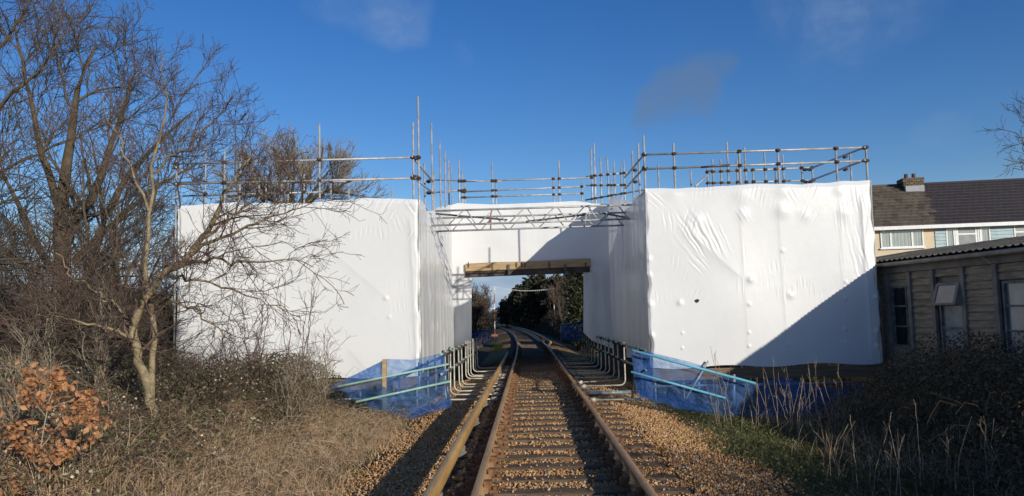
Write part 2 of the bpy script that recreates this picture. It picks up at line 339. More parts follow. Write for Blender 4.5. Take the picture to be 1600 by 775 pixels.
def blades(base, h, wd, lean, seg=3, up=1.0):
    n = len(base); d = rng.normal(size=(n, 3)); d[:, 2] = 0; d = unit(d); side = np.stack([-d[:, 1], d[:, 0], np.zeros(n)], 1)
    ang = rng.uniform(0, 2 * np.pi, n); side = np.stack([np.cos(ang), np.sin(ang), np.zeros(n)], 1)
    ln = np.abs(rng.normal(0, lean, n)); V = []
    for k in range(seg + 1):
        t = k / seg; c = base + d * (h * ln * t ** 1.8)[:, None] + np.array([0, 0, 1.]) * (h * (t - .35 * ln * t * t) * up)[:, None]
        ww = (wd * (1 - .9 * t))[:, None] * side / 2; V += [c - ww, c + ww]
    V = np.stack(V, 1); i = (np.arange(n) * (2 * seg + 2))[:, None]; fs = []
    for k in range(seg): fs.append(i + np.array([2 * k, 2 * k + 1, 2 * k + 3, 2 * k + 2])[None])
    return V.reshape(-1, 3), np.stack(fs, 1).reshape(-1, 4)

# ------------------------------------------------------------------ the lie of the land (z = 0 is the top of the running rails)
def xc(Y): return -(np.maximum(0, np.asarray(Y, float) - 25)) ** 2 / 2100
def sstep(a, b, x): t = np.clip((x - a) / (b - a), 0, 1); return t * t * (3 - 2 * t)
def gh(x, Y):
    x = np.asarray(x, float); Y = np.asarray(Y, float); d = x - xc(Y)
    bank = sstep(15.2, 13.2, Y)
    zl = np.interp(-d, [0, 1.45, 2.4, 3.6, 7, 12, 30, 400], [-.24, -.24, -.46, -.5, -.35, -.15, 0, 0]) + bank * np.interp(-d, [3.4, 5.0, 7, 12, 40], [0, .42, .46, .3, 0])
    zr = np.interp(d, [0, 1.45, 2.4, 3.4, 5, 8, 12, 30, 400], [-.24, -.24, -.44, -.56, -.7, -.6, -.4, 0, 0])
    z = np.where(d < 0, zl, zr)
    far = sstep(34, 52, Y)
    z = z + far * sstep(3.2, 8.5, d) * (3.6 - 2.6 * sstep(14, 40, d)) + far * sstep(3.4, 9, -d) * (1.5 - 1.0 * sstep(14, 40, -d))
    z = z + (np.sin(x * 1.7 + Y * .6) * np.sin(Y * 1.1 - x * .4)) * .04 * sstep(1.6, 3.5, np.abs(d))
    return z
def gz(x, Y): return float(gh(x, Y))
xs = np.concatenate([-np.geomspace(2000, 16, 26), np.arange(-15, 15.01, .25), np.geomspace(16, 2000, 26)])
ys = np.concatenate([[-400, -150, -60, -30, -15], np.arange(-8, 60, .3), np.arange(60, 150, 1.5), np.geomspace(152, 3000, 22)])
gx, gy = np.meshgrid(xs, ys, indexing='ij')
g = grid_obj('ground', np.stack([gx, gy, gh(gx, gy) - .03 * (np.abs(gx - xc(gy)) < 2.7)], -1), M['earth']); g['kind'] = 'structure'
bxs = np.linspace(-2.55, 2.5, 34); bys = np.concatenate([np.arange(-6, 60, .25), np.arange(60, 262, 2.0)])
bx, by = np.meshgrid(bxs, bys, indexing='ij'); edge = np.minimum(1, np.minimum(bx + 2.55, 2.5 - bx) / .35)
bx2 = bx + xc(by)
bz = gh(bx2, by) + .012 * np.sin(bx * 9 + by * 5) * np.sin(by * 7 - bx * 3) - (1 - edge) * .08
b_ = grid_obj('ballast', np.stack([bx2, by, bz], -1), M['ballast']); b_['kind'] = 'structure'

# ------------------------------------------------------------------ the wrapped scaffolds on both sides of the track
def fsum(u, v, seed, n=9, fmin=.5, fmax=3.0):
    r = np.random.default_rng(seed); o = np.zeros_like(u)
    for _ in range(n):
        a = r.uniform(0, 2 * np.pi); f = r.uniform(fmin, fmax); o = o + np.sin((u * np.cos(a) + v * np.sin(a)) * f * 2 * np.pi + r.uniform(0, 6.28)) / (f + .4)
    return o / n
def bulge(u, v, cu, cv, rad, amp): return (.62 if rad < .08 else .36) * amp * np.exp(-((u - cu) ** 2 + (v - cv) ** 2) / rad ** 2)
def wrinkle(u, v, cu, cv, ang, ra, rb, lam, amp, fan=0.0):
    """a patch of parallel (or fanned) creases; ang = direction in which the creases run"""
    a = math.radians(ang); q = (u - cu) * math.cos(a) + (v - cv) * math.sin(a); p = -(u - cu) * math.sin(a) + (v - cv) * math.cos(a)
    pp = p / (1 + .6 * fan * q) if fan else p
    ph = cu * 17 + cv * 11
    w1 = pp + .25 * lam * np.sin(pp * 9 / (lam * 10) + ph) + .12 * lam * np.sin(q * 13 + ph)
    wv = np.sin(2 * np.pi * w1 / lam + ph) * (.55 + .45 * np.sin(2 * np.pi * pp / (lam * 2.7) + ph * 1.7)) + .5 * np.sin(2 * np.pi * pp / (lam * 1.9) + .7 * ph)
    ra, rb = ra * .8, rb * .8
    return .37 * amp * np.exp(-(p / ra) ** 2 - ((q + .25 * ra * np.sin(pp * 8 + ph)) / rb) ** 2) * wv
def crease(u, v, p0, p1, amp, wd):
    d = np.array(p1) - np.array(p0); L = np.hypot(*d); d = d / L
    s = (u - p0[0]) * d[0] + (v - p0[1]) * d[1]; n = -(u - p0[0]) * d[1] + (v - p0[1]) * d[0]
    m = np.clip(s / .3, 0, 1) * np.clip((L - s) / .3, 0, 1)
    return amp * m * np.where(n > 0, np.exp(-n / wd), np.exp(n / (wd * .12)))
def px_uv(px, py, Y): p = at(px, py, Y); return p.x, p.z
FY = 16.8
def front_sheet(parent, x0, x1, zt, zb, feats, seed, nu, nv, side_wob):
    a = np.linspace(0, 1, nu); b = np.linspace(0, 1, nv); A, B = np.meshgrid(a, b, indexing='ij')
    X = x0 + (x1 - x0) * A
    top = zt(X); Z = zb + (top - zb) * B
    X = X + side_wob * (A - .5) * 2 * np.abs(A - .5) * 2 * (np.sin(Z * 4.1 + seed) + .7 * np.sin(Z * 9.3 + seed * 2)) * .6
    h = .05 * fsum(X, Z, seed, 7, .12, .5) + .006 * fsum(X, Z, seed + 1, 12, 1.2, 4)
    for k, *r in feats:
        h = h + {'b': bulge, 'w': wrinkle, 'c': crease}[k](X, Z, *r)
    Z = Z + (1 - B) ** 8 * .03 * np.sin(X * 3 + seed) + B ** 10 * .018 * fsum(X, Z, seed + 5, 8, .8, 3) * 3
    # the sheet is folded over the top rail and round the corners
    Yv = FY - h + .05 * np.clip((B - .975) / .025, 0, 1) + .06 * np.clip((np.abs(A - .5) - .49) / .01, 0, 1)
    return grid_obj('sheeting', np.stack([X, Yv, Z], -1), M['sheet'], parent)
def side_sheet(parent, x, prof, zb, nu, nv, seed, sgn):
    ys_ = np.linspace(prof[0][0], prof[-1][0], nu); b = np.linspace(0, 1, nv); Yg, B = np.meshgrid(ys_, b, indexing='ij')
    top = np.interp(Yg, [p[0] for p in prof], [p[1] for p in prof]) + .05 * np.sin(Yg * 2.9 + seed) * np.sin(Yg * 1.3)
    bot = np.interp(Yg, [p[0] for p in zb], [p[1] for p in zb]) + .04 * np.sin(Yg * 3.7 + seed)
    Z = bot + (top - bot) * B
    h = .07 * fsum(Yg, Z * .25, seed, 9, .2, .9) + .09 * fsum(Yg, Z * .12, seed + 1, 14, .9, 2.8) + .012 * fsum(Yg, Z, seed + 2, 14, 1.5, 5)
    for yy in np.arange(prof[0][0] + .9, prof[-1][0], 1.25):
        for zz in (1.3, 2.1, 3.0, 3.9): h = h + bulge(Yg, Z, yy + .12 * math.sin(zz * 5), zz, .14, .06) + wrinkle(Yg, Z, yy, zz - .3, 80, .25, .45, .11, .012)
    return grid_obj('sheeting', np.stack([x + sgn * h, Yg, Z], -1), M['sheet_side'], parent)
def plain_sheet(parent, p00, p10, p11, p01, seed, amp=.05, nu=40, nv=30):
    a = np.linspace(0, 1, nu)[:, None, None]; b = np.linspace(0, 1, nv)[None, :, None]
    p00, p10, p11, p01 = (np.array(p, float) for p in (p00, p10, p11, p01))
    P = (1 - a) * (1 - b) * p00 + a * (1 - b) * p10 + a * b * p11 + (1 - a) * b * p01
    n = np.cross(p10 - p00, p01 - p00); n /= np.linalg.norm(n)
    h = amp * fsum(np.broadcast_to(a[..., 0], (nu, nv)) * 5, np.broadcast_to(b[..., 0], (nu, nv)) * 4, seed, 9, .2, 1.4)
    return grid_obj('sheeting', P + h[..., None] * n, M['sheet'], parent)

TR = .0245
couple_mesh = MB()
couple_mesh.box(-.045, -.06, -.05, .045, .035, .05); couple_mesh.box(-.03, -.10, -.02, .03, -.06, .02); couple_mesh.tube([(-.085, -.03, 0), (.085, -.03, 0)], .016, 6)
couple_mesh.box(-.06, -.045, -.03, .06, .05, .03)
couple_mesh.v = [(x * .78, y * .78, z * .78) for x, y, z in couple_mesh.v]
COUPLER = couple_mesh.mesh('coupler')
def seg_close(a0, a1, b0, b1):
    u, v, w0 = a1 - a0, b1 - b0, a0 - b0; A, B, Cc, D, Ee = u.dot(u), u.dot(v), v.dot(v), u.dot(w0), v.dot(w0); den = A * Cc - B * B
    if den < 1e-6: return None
    s = (B * Ee - Cc * D) / den; t = (A * Ee - B * D) / den
    if not (-.02 <= s <= 1.02 and -.02 <= t <= 1.02): return None
    p, q = a0 + u * s, b0 + v * t
    return ((p + q) / 2, (p - q).length)
def at_x(px, py, x):
    d = px_dir(px, py); return CAM + d * ((x - CAM.x) / d.x)
def scaffold_tubes(parent, poles, rails, pole_mat='tube', rail_mat='tube', reach=.45, foot=None):
    """poles (px, top y, Y[, tilt]); rails ((px,py,Y),(px,py,Y)[, material])"""
    P, Rl = [], []
    for i, pl in enumerate(poles):
        top = at(*pl[:3]) if pl[2] > 5 else at_x(*pl[:3]); bot = Vector((top.x + random.uniform(-.02, .02), top.y + random.uniform(-.02, .02), gz(top.x, top.y) + .01 if foot is None else foot))
        MB().tube([bot, top], TR, 8).build('scaffold_pole', M[pl[3] if len(pl) > 3 else pole_mat], parent, True); P.append((bot, top))
    for r in rails:
        a, b = at(*r[0]), at(*r[1]); d = (b - a).normalized() * .08; a -= d; b += d
        MB().tube([a, b], TR, 8).build('guard_rail', M[r[2] if len(r) > 2 else rail_mat], parent, True); Rl.append((a, b))
    for p in P:
        for r in Rl:
            c = seg_close(p[0], p[1], r[0], r[1])
            if c and c[1] < reach:
                link('coupler', COUPLER, M['coupler'], parent, c[0], (random.uniform(-.2, .2), random.uniform(-.2, .2), random.uniform(-.5, .5)))
def foot_frame(parent, xa, xb, Y, zb, ztop, step=1.3):
    """the uncovered feet of the scaffold under the sheeting: base plates, standards and a low ledger"""
    n = int((xb - xa) / step) + 1
    for i in range(n + 1):
        x = xa + (xb - xa) * i / n; z = gz(x, Y)
        MB().tube([(x, Y, z + .02), (x, Y, ztop)], TR, 8).build('scaffold_pole', M['tube'], parent, True)
        MB().box(x - .08, Y - .08, z - .02, x + .08, Y + .08, z + .03).build('base_plate', M['dark_tube'], parent)
    MB().tube([(xa - .1, Y - .05, zb), (xb + .1, Y - .05, zb - .02)], TR, 8).build('ledger', M['tube'], parent, True)

F16 = 16.97
# --- left
xl0, xl1 = -8.29, -2.72
sl_ = thing('wrapped_scaffold', 'scaffold wrapped in smooth white sheeting, left of the track behind the bare trees', 'scaffold', (-5.5, 18.8, -.4))
def U(px, py): return px_uv(px, py, FY)
fe = []
for (px, py, ang, ra, rb, lam, amp, fan) in ((507, 325, 100, .28, .3, .07, .018, .6), (520, 322, 75, .2, .28, .06, .014, .4), (556, 322, 88, .35, .2, .055, .008, 0), (603, 325, 60, .3, .32, .075, .02, .9), (628, 322, 40, .25, .4, .08, .014, .5),
        (560, 365, 85, .5, .12, .06, .012, 0), (520, 360, 88, .35, .09, .05, .008, 0), (622, 352, 110, .22, .2, .06, .012, 0), (598, 365, 95, .2, .16, .06, .012, 0), (645, 365, 60, .12, .3, .06, .014, 0),
        (628, 445, 90, .3, .12, .06, .009, 0), (630, 482, 92, .4, .14, .055, .012, 0), (645, 410, 100, .1, .35, .06, .012, 0), (590, 450, 0, .2, .3, .08, .004, 0), (450, 330, 95, .5, .18, .06, .008, 0), (380, 335, 80, .5, .16, .06, .008, 0), (310, 335, 70, .35, .2, .06, .01, .4),
        (470, 410, 85, .25, .12, .05, .007, 0), (645, 530, 95, .12, .35, .07, .012, 0), (655, 585, 60, .2, .2, .06, .01, 0), (648, 330, 120, .2, .4, .07, .016, .5)):
    fe.append(('w', *U(px, py), ang, ra, rb, lam, amp, fan))
for (px, py, rad, amp) in ((499, 316, .16, .06), (603, 466, .05, .035), (608, 495, .04, .025), (470, 402, .08, .02), (645, 312, .16, .06), (655, 425, .09, .05), (655, 492, .08, .05), (351, 320, .12, .04), (654, 368, .1, .06), (653, 560, .08, .05)): fe.append(('b', *U(px, py), rad, amp))
fe += [('c', U(480, 360), U(610, 470), .013, .9), ('c', U(540, 540), U(585, 590), .011, .5), ('c', U(640, 330), U(652, 590), .02, .5), ('c', U(300, 420), U(430, 560), .018, .8)]
front_sheet(sl_, xl0, xl1, lambda X: 4.27 + .02 * (X + 2.7) / -5 + .05 * np.exp(-((X + 3.6) / .7) ** 2) - .02 * np.cos(X * 2.2), .21, fe, 3, 330, 230, .03)
profL = [(16.8, 4.30), (18.9, 4.28), (20.7, 4.62), (23.4, 5.12), (24.3, 5.2)]
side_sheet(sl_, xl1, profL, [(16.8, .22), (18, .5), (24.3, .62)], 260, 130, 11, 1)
plain_sheet(sl_, (xl0, 16.82, .2), (xl0, 20.9, .2), (xl0, 20.9, 4.3), (xl0, 16.82, 4.3), 4)
plain_sheet(sl_, (xl0, 20.9, .2), (xl1, 20.9, .2), (xl1, 20.9, 4.3), (xl0, 20.9, 4.3), 5)
plain_sheet(sl_, (xl0, 16.86, 4.22), (xl1, 16.86, 4.24), (xl1, 20.9, 4.24), (xl0, 20.9, 4.22), 6, .08)
TB = 20.5
scaffold_tubes(sl_, [(276, 252, F16), (351, 235, F16), (499, 193, F16), (645, 191, F16), (653, 151, F16 + .05),
    (321.6, 228, TB), (375, 254, TB), (405, 278, TB), (415.5, 271, TB), (440, 286, TB), (450, 285, TB), (475, 271, TB), (517, 287, TB), (545, 283, TB), (612, 294, TB),
    (663, 255, -2.86), (674, 193, -2.9), (677.5, 268, -2.9), (687, 221, -2.88), (695, 237, -2.88), (700.6, 250, -2.9), (705, 258, -2.9)],
    [((276, 256, F16), (647, 246, F16)), ((276, 287.5, F16), (647, 278.5, F16)), ((282, 285, TB), (560, 283, TB)), ((290, 306, TB), (500, 300, TB)),
     ((645, 246, F16), (675, 282, 18.9)), ((645, 276, F16), (676, 301, 18.95)), ((276, 262, F16), (322, 285, TB)), ((276, 288, F16), (322, 303, TB))])
MB().beam((xl0 + .3, 16.74, .07), (xl1 - .02, 16.74, .09), .04, .25).build('toe_board', M['old_board'], sl_)
MB().beam((xl0 + .3, 20.4, 4.45), (-4.3, 20.4, 4.45), .04, .16).build('toe_board', M['old_board'], sl_)
foot_frame(sl_, xl0 + .3, xl1 - .1, 16.9, -.24, .5)
MB().tube([at(607, 604, 16.85), at(655, 574, 16.75)], TR, 8).build('brace', M['dark_tube'], sl_, True)

# --- right
xr0, xr1 = 2.47, 7.63
sr_ = thing('wrapped_scaffold', 'scaffold wrapped in white sheeting beside the wooden shed, its lower corner in shade', 'scaffold', (5, 18.8, -.5))
fe = []
for (px, py, ang, ra, rb, lam, amp, fan) in ((1092, 368, 118, .38, .55, .10, .03, .5), (1118, 372, 112, .22, .4, .08, .018, .3), (1078, 350, 70, .2, .3, .08, .018, .6), (1045, 345, 95, .2, .25, .06, .01, 0),
        (1058, 408, 80, .15, .18, .055, .01, .3), (1092, 412, 130, .2, .25, .06, .014, .3), (1070, 430, 70, .1, .12, .05, .01, 0), (1025, 462, 90, .32, .12, .055, .011, 0), (1088, 458, 60, .22, .14, .06, .011, .4), (1240, 452, 90, .8, .13, .065, .010, 0), (1160, 445, 90, .14, .3, .06, .012, 0), (1210, 420, 95, .3, .12, .06, .008, 0),
        (1022, 310, 135, .2, .3, .06, .014, .4), (1100, 296, 80, .4, .2, .055, .009, 0), (1180, 305, 75, .5, .22, .055, .010, 0), (1235, 302, 120, .2, .2, .06, .014, .4), (1270, 295, 60, .22, .2, .06, .012, 0), (1340, 315, 95, .4, .3, .06, .013, 0), (1160, 335, 120, .15, .2, .05, .02, .6), (1265, 335, 60, .2, .2, .05, .018, .6),
        (1318, 340, 95, .2, .3, .06, .016, 0), (1345, 400, 100, .22, .6, .08, .02, 0), (1355, 350, 80, .12, .5, .07, .018, 0), (1222, 400, 92, .06, .4, .05, .012, 0), (1161, 400, 92, .06, .3, .05, .010, 0), (1315, 410, 92, .06, .35, .05, .010, 0), (1010, 350, 85, .1, .4, .06, .014, 0),
        (1103, 572, 110, .15, .08, .06, .02, .8), (1228, 569, 90, .25, .07, .06, .022, .6), (1325, 566, 90, .18, .07, .06, .02, .6), (1012, 440, 95, .08, .5, .07, .014, 0)):
    fe.append(('w', *U(px, py), ang, ra, rb, lam, amp, fan))
for (px, py, rad, amp) in ((1052, 300, .18, .05), (1160, 305, .2, .06), (1161, 336, .12, .06), (1223, 300, .16, .05), (1222, 330, .15, .09), (1312, 297, .12, .05), (1318, 333, .12, .05), (1258, 337, .12, .04), (1172, 437, .07, .06), (1170, 476, .035, .04), (1062, 473, .06, .045), (1066, 520, .03, .03), (1066, 543, .03, .03), (1170, 520, .03, .035), (1170, 541, .03, .035), (1232, 516, .035, .045), (1232, 538, .035, .045),
        (1322, 441, .03, .03), (1322, 467, .035, .045), (1322, 514, .035, .045), (1322, 536, .035, .045), (1368, 464, .06, .07), (1370, 517, .06, .07), (1371, 540, .06, .07), (1012, 405, .07, .06), (1012, 430, .07, .06), (1015, 476, .07, .06), (1016, 525, .07, .06), (1236, 462, .06, .04), (1223, 392, .04, .03), (1090, 343, .14, .05)): fe.append(('b', *U(px, py), rad, amp))
fe += [('c', U(1062, 350), U(1165, 440), .02, .9), ('c', U(1155, 310), U(1170, 560), .007, .35), ('c', U(1215, 310), U(1232, 560), .007, .35), ('c', U(1312, 300), U(1324, 560), .006, .35), ('c', U(1345, 300), U(1362, 560), .03, .3)]
front_sheet(sr_, xr0, xr1, lambda X: 4.37 + .008 * (X - 2.5) + .015 * np.cos(X * 2.6), .29, fe, 8, 330, 230, .045)
hp = on_plane(1089.5, 470, Vector((0, FY - .045, 0)), Vector((0, 1, 0)))
MB().add([(hp.x + .045 * math.cos(t) * (1 + .25 * math.sin(3 * t)), hp.y, hp.z + .04 * math.sin(t)) for t in np.linspace(0, 5.8, 10)], [tuple(range(10))]).build('torn_hole', M['dark_glass'], sr_)
profR = [(16.8, 4.38), (18.7, 4.36), (20.6, 4.75), (23.0, 5.2), (24.3, 5.3)]
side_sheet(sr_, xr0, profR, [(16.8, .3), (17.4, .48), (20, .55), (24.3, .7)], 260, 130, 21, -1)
plain_sheet(sr_, (xr1, 16.82, .3), (xr1, 20.9, .3), (xr1, 20.9, 4.4), (xr1, 16.82, 4.4), 14)
plain_sheet(sr_, (xr0, 20.9, .3), (xr1, 20.9, .3), (xr1, 20.9, 4.4), (xr0, 20.9, 4.4), 15)
plain_sheet(sr_, (xr0, 16.86, 4.32), (xr1, 16.86, 4.34), (xr1, 20.9, 4.34), (xr0, 20.9, 4.32), 16, .08)
scaffold_tubes(sr_, [(1005.4, 212, F16), (1052, 224, F16), (1154.6, 236, F16), (1215, 235, F16), (1305.6, 232.5, F16), (1352.5, 228, F16),
    (997, 224, 2.62), (987.5, 236, 2.66), (1328, 238, 18.3),
    (1028, 257, TB), (1079, 266, TB), (1105, 263, TB), (1113, 249, TB), (1125.6, 249, TB), (1135.6, 222, TB), (1151, 250, TB), (1163, 231, TB), (1176, 266, TB), (1194, 237, TB), (1212, 268, TB), (1222.7, 242, TB), (1252, 252, TB), (1269, 263, TB)],
    [((1008, 241.6, F16), (1349, 230.5, F16)), ((1008, 264, F16), (1349, 251.5, F16)), ((1007, 241, F16), (977, 276, 18.95)), ((1007, 262, F16), (978, 293, 18.95)),
     ((1349, 231, F16), (1262, 265, TB)), ((1349, 251, F16), (1262, 284, TB)), ((1109, 268.5, TB), (1266, 262, TB)), ((1109, 286, TB), (1266, 282, TB)), ((1110, 268.5, TB), (1088, 290, 19.2))])
MB().tube([at(1095, 261.5, F16 - .06), at(1140, 257.5, F16 - .06)], .024, 8).build('spare_tube', M['dark_tube'], sr_, True)
MB().beam((xr0 + .02, 16.74, .14), (xr1 - .2, 16.74, .13), .04, .25).build('toe_board', M['old_board'], sr_)
foot_frame(sr_, xr0 + .1, xr1 - .15, 16.92, -.12, .6, 1.05)
MB().tube([at(1071, 624, 16.6), at(1107, 564, 16.72)], TR, 8).build('brace', M['tube'], sr_, True)

mk = [at_x(px, py, xl1 + .10) for px, py in ((687, 377), (688.5, 380), (691, 383), (690.5, 386), (688, 384), (690, 380), (692, 385))]
MB().tube(mk, .008, 5).build('blue_mark', M['blue_ink'], sl_)

# ------------------------------------------------------------------ the bridge behind, wrapped above its timber edge
BY = 24.2
br = thing('wrapped_bridge', 'low railway bridge over the track, its side wrapped in white sheeting above a timber beam', 'bridge', (0, 27, -.2))
MB().box(-6.5, 24.6, 3.36, 6.5, 31, 3.9).build('deck', M['concrete'], br)
for s in (-1, 1):
    xa, xb = (2.64, 6.4) if s > 0 else (-6.4, -2.66)
    MB().box(xa, 24.7, -.6, xb, 30.9, 3.355).build('abutment', M['brick_and_shade'], br)
for Y0, Y1 in ((24.65, 25.0), (30.6, 30.98)): MB().box(-6.4, Y0, 3.905, 6.4, Y1, 5.05).build('parapet', M['brick_and_shade'], br)
def band(parent, pxs, tops, bots, Y, nv, seed, amp, folds=0.0, mname='sheet', nu=120, yoff=None):
    """hanging sheet on the plane Y between photo curves, with upright folds"""
    u = np.linspace(pxs[0], pxs[-1], nu); P = np.zeros((nu, nv, 3))
    for i, px in enumerate(u):
        a = at(px, np.interp(px, pxs, bots), Y); b = at(px, np.interp(px, pxs, tops), Y)
        for j in range(nv): P[i, j] = a.lerp(b, j / (nv - 1))
    X, Z = P[..., 0], P[..., 2]
    h = amp * fsum(X, Z, seed, 9, .3, 1.5) + folds * fsum(X, Z * .08, seed + 3, 12, 1.5, 5)
    P[..., 1] -= h
    if yoff is not None: P[..., 1] += yoff(X, Z)
    return grid_obj('sheeting', P, M[mname], parent)
band(br, [690, 703, 716, 727, 729, 770, 840, 900, 922, 924, 955, 965], [323, 321, 317, 318, 318, 319.5, 317, 314, 317, 318, 319, 320], [428, 428, 428, 428, 412, 410, 408, 405, 404, 424, 424, 424], BY, 70, 31, .03, .012)
band(br, [696, 712, 725, 733, 737], [421, 421, 424, 428, 431], [546, 544, 542, 546, 548], BY + .03, 60, 33, .05, .045, mname='sheet_side', nu=60)
cur = band(br, [911.5, 914, 925, 940, 958], [421, 420, 416, 414, 412], [520, 522, 532, 538, 545], BY + .03, 60, 35, .05, .05, mname='sheet_side', nu=60)
# timber edge: one board, a dark strip as painted underside shade, soffit boards
a, b = at(727, 412.3, BY - .12), at(923, 404.3, BY - .12); dz = Vector((0, 0, .275))
def timber(a, b, thick, h, name, mt):
    y = Vector((0, thick, 0)); dz = Vector((0, 0, h))
    return MB().hexa([a - dz, b - dz, b - dz + y, a - dz + y, a, b, b + y, a + y]).build(name, M[mt], br)
timber(a, b, .06, .245, 'beam_and_shade_strip', 'timber')
timber(a + Vector((-.02, .065, -.12)), b + Vector((-.03, .065, -.12)), .3, .31, 'beam_and_shade_strip', 'brick_and_shade')  # dark strip added for the shade under the beam, no second timber
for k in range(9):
    y = 24.72 + k * .7; MB().box(-2.6, y, 3.28, 2.58, y + .66, 3.34).build('soffit_board', M['brick_and_shade'], br)
for px in (795, 883):
    p = at(px, 418, BY - .16); MB().box(p.x - .035, p.y - .03, p.z - .16, p.x + .03, p.y + .035, p.z + .1).box(p.x - .02, p.y - .09, p.z - .24, p.x + .1, p.y + .02, p.z - .13).build('clamp', M['dark_tube'], br)
for px in (732, 807, 815, 820, 858, 915):
    p = at(px, 412, BY - .13); MB().box(p.x - .018, p.y - .02, p.z - .12, p.x + .014, p.y, p.z + .05).build('clamp', M['coupler'], br)
GB = 24.55
scaffold_tubes(br, [(717, 247, GB), (722, 267, GB), (726, 284, GB), (769, 254.6, GB), (774.5, 278, GB), (864.5, 278, GB), (873, 250.6, GB), (909, 285, GB), (923.4, 233, GB), (928, 224, GB), (938, 246, GB), (948.7, 246, GB), (959, 253, GB), (970, 262, GB), (974.5, 251, GB), (955, 283, GB), (930, 262, 26)],
    [((674, 281, GB), (779, 283.5, GB)), ((676, 301, GB), (727, 297, GB)), ((723, 283.3, GB), (919, 278, GB)), ((727, 299.5, GB), (910, 291.5, GB)), ((728, 308.5, GB), (909, 302.5, GB)),
     ((919, 275.5, GB), (980, 270, GB)), ((919, 289.8, GB), (981, 289, GB)), ((918, 312, GB), (1010, 296, GB), 'dark_tube')], foot=3.95)
# two lattice beams bridging the gap between the scaffolds
def lattice(label, tl, tr, bl, br_, Y, n, mt):
    o = thing('lattice_beam', label, 'lattice beam', at(*tl, Y))
    TL, TRr, BL, BRr = at(*tl, Y), at(*tr, Y), at(*bl, Y), at(*br_, Y)
    for a, b in ((TL, TRr), (BL, BRr)): MB().tube([a, b], .026, 8).build('chord', M[mt], o, True)
    for i in range(n):
        t0, t1 = (i + .1) / n, (i + .9) / n; up = i % 2
        MB().tube([(BL if up else TL).lerp(BRr if up else TRr, t0), (TL if up else BL).lerp(TRr if up else BRr, t1)], .016, 6).build('lacing', M[mt], o, True)
    for t in (0.29, .79): MB().tube([TL.lerp(TRr, t), BL.lerp(BRr, t)], .018, 6).build('lacing', M['rust_tube' if t < .5 else mt], o, True)
    return o
lattice('nearer of two lattice tube beams spanning the gap between the white scaffolds', (680, 329.7), (987, 320), (674, 352.5), (985, 342), 18.9, 13, 'tube')
lattice('farther and lower of two lattice tube beams spanning the gap between the white scaffolds', (681, 341), (979, 332), (682, 361.5), (975, 352), 20.2, 13, 'tube')
for k, (a, b) in enumerate((((681, 334, 18.85), (792, 343.5, 20.25)), ((823, 346, 18.85), (918, 335, 20.25)), ((936, 332, 18.85), (979, 340, 20.25)))):
    o = MB().tube([at(*a), at(*b)], .025, 8).build('brace_tube', M['dark_tube'], None, True)
    tag(o, ('dark bracing tube lying across the left end of the lattice beams', 'dark bracing tube lying across the middle of the lattice beams', 'dark bracing tube lying across the right end of the lattice beams')[k], 'tube', 'bracing tubes on the lattice beams')

# ------------------------------------------------------------------ the railway
tk = thing('railway_track', 'single railway track of rusty rails on old timber sleepers running under the bridge', 'railway track')
prof = [(-.07, -.159), (.07, -.159), (.07, -.148), (.014, -.13), (.012, -.045), (.035, -.035), (.036, -.006), (.028, 0), (-.028, 0), (-.036, -.006), (-.035, -.035), (-.012, -.045), (-.014, -.13), (-.07, -.148)]
def extrude(prof, off, Y0, Y1, name, mt, parent, step=1.0, dz=0.0):
    yy = np.arange(Y0, Y1 + step * .5, step); P = np.zeros((len(yy), len(prof), 3))
    sl = np.gradient(xc(yy), yy)
    for j, (u, z) in enumerate(prof): P[:, j, 0] = xc(yy) + off + u; P[:, j, 1] = yy - sl * (off + u); P[:, j, 2] = z + dz
    i = np.arange(P.shape[0] * P.shape[1]).reshape(P.shape[:2]); jn = np.roll(i, -1, axis=1)
    f = np.stack([i[:-1], jn[:-1], jn[1:], i[1:]], -1).reshape(-1, 4)
    return np_obj(name, P.reshape(-1, 3), [f, i[0][None, ::-1], i[-1][None]], M[mt], parent)
for s in (-1, 1): extrude(prof, s * .7535, -4, 240, 'rail', 'rail_top', tk)
sm = []
for k in range(5):
    m_ = MB(); hw, hl = .125 + .006 * random.uniform(-1, 1), 1.29 + random.uniform(-.03, .03); n = 14
    xs_ = np.linspace(-hl, hl, n); tp = [(-.182 + random.uniform(-.008, .005)) for _ in range(n)]
    vs = [];
    for i in range(n):
        e = .012 if i in (0, n - 1) else 0
        vs += [(xs_[i], -hw + random.uniform(-.006, .006), -.33), (xs_[i], -hw + random.uniform(-.008, .008), tp[i] - .012 - e), (xs_[i], -hw + .02, tp[i] - e), (xs_[i], hw - .02, tp[i] + random.uniform(-.004, .004) - e), (xs_[i], hw + random.uniform(-.008, .008), tp[i] - .012 - e), (xs_[i], hw, -.33)]
    fs = [tuple(range(5, -1, -1)), tuple((n - 1) * 6 + q for q in range(6))]
    for i in range(n - 1):
        for q in range(5): fs.append((i * 6 + q, i * 6 + q + 1, (i + 1) * 6 + q + 1, (i + 1) * 6 + q))
    m_.add(vs, fs); me = m_.mesh('sleeper'); me.materials.append(M['sleeper']); sm.append(me)
ch = MB().box(-.19, -.1, -.185, .19, .1, -.15).box(-.13, -.05, -.15, -.05, .05, -.075).box(.05, -.05, -.15, .13, .05, -.075).tube([(-.155, .06, -.15), (-.155, .06, -.12)], .022, 6).tube([(.155, -.06, -.15), (.155, -.06, -.12)], .022, 6).box(-.085, -.07, -.1, -.04, .07, -.05)
chm = ch.mesh('rail_chair'); chm.materials.append(M['chair'])
SLY = [4.3 + .618 * i + random.uniform(-.03, .03) for i in range(190)]
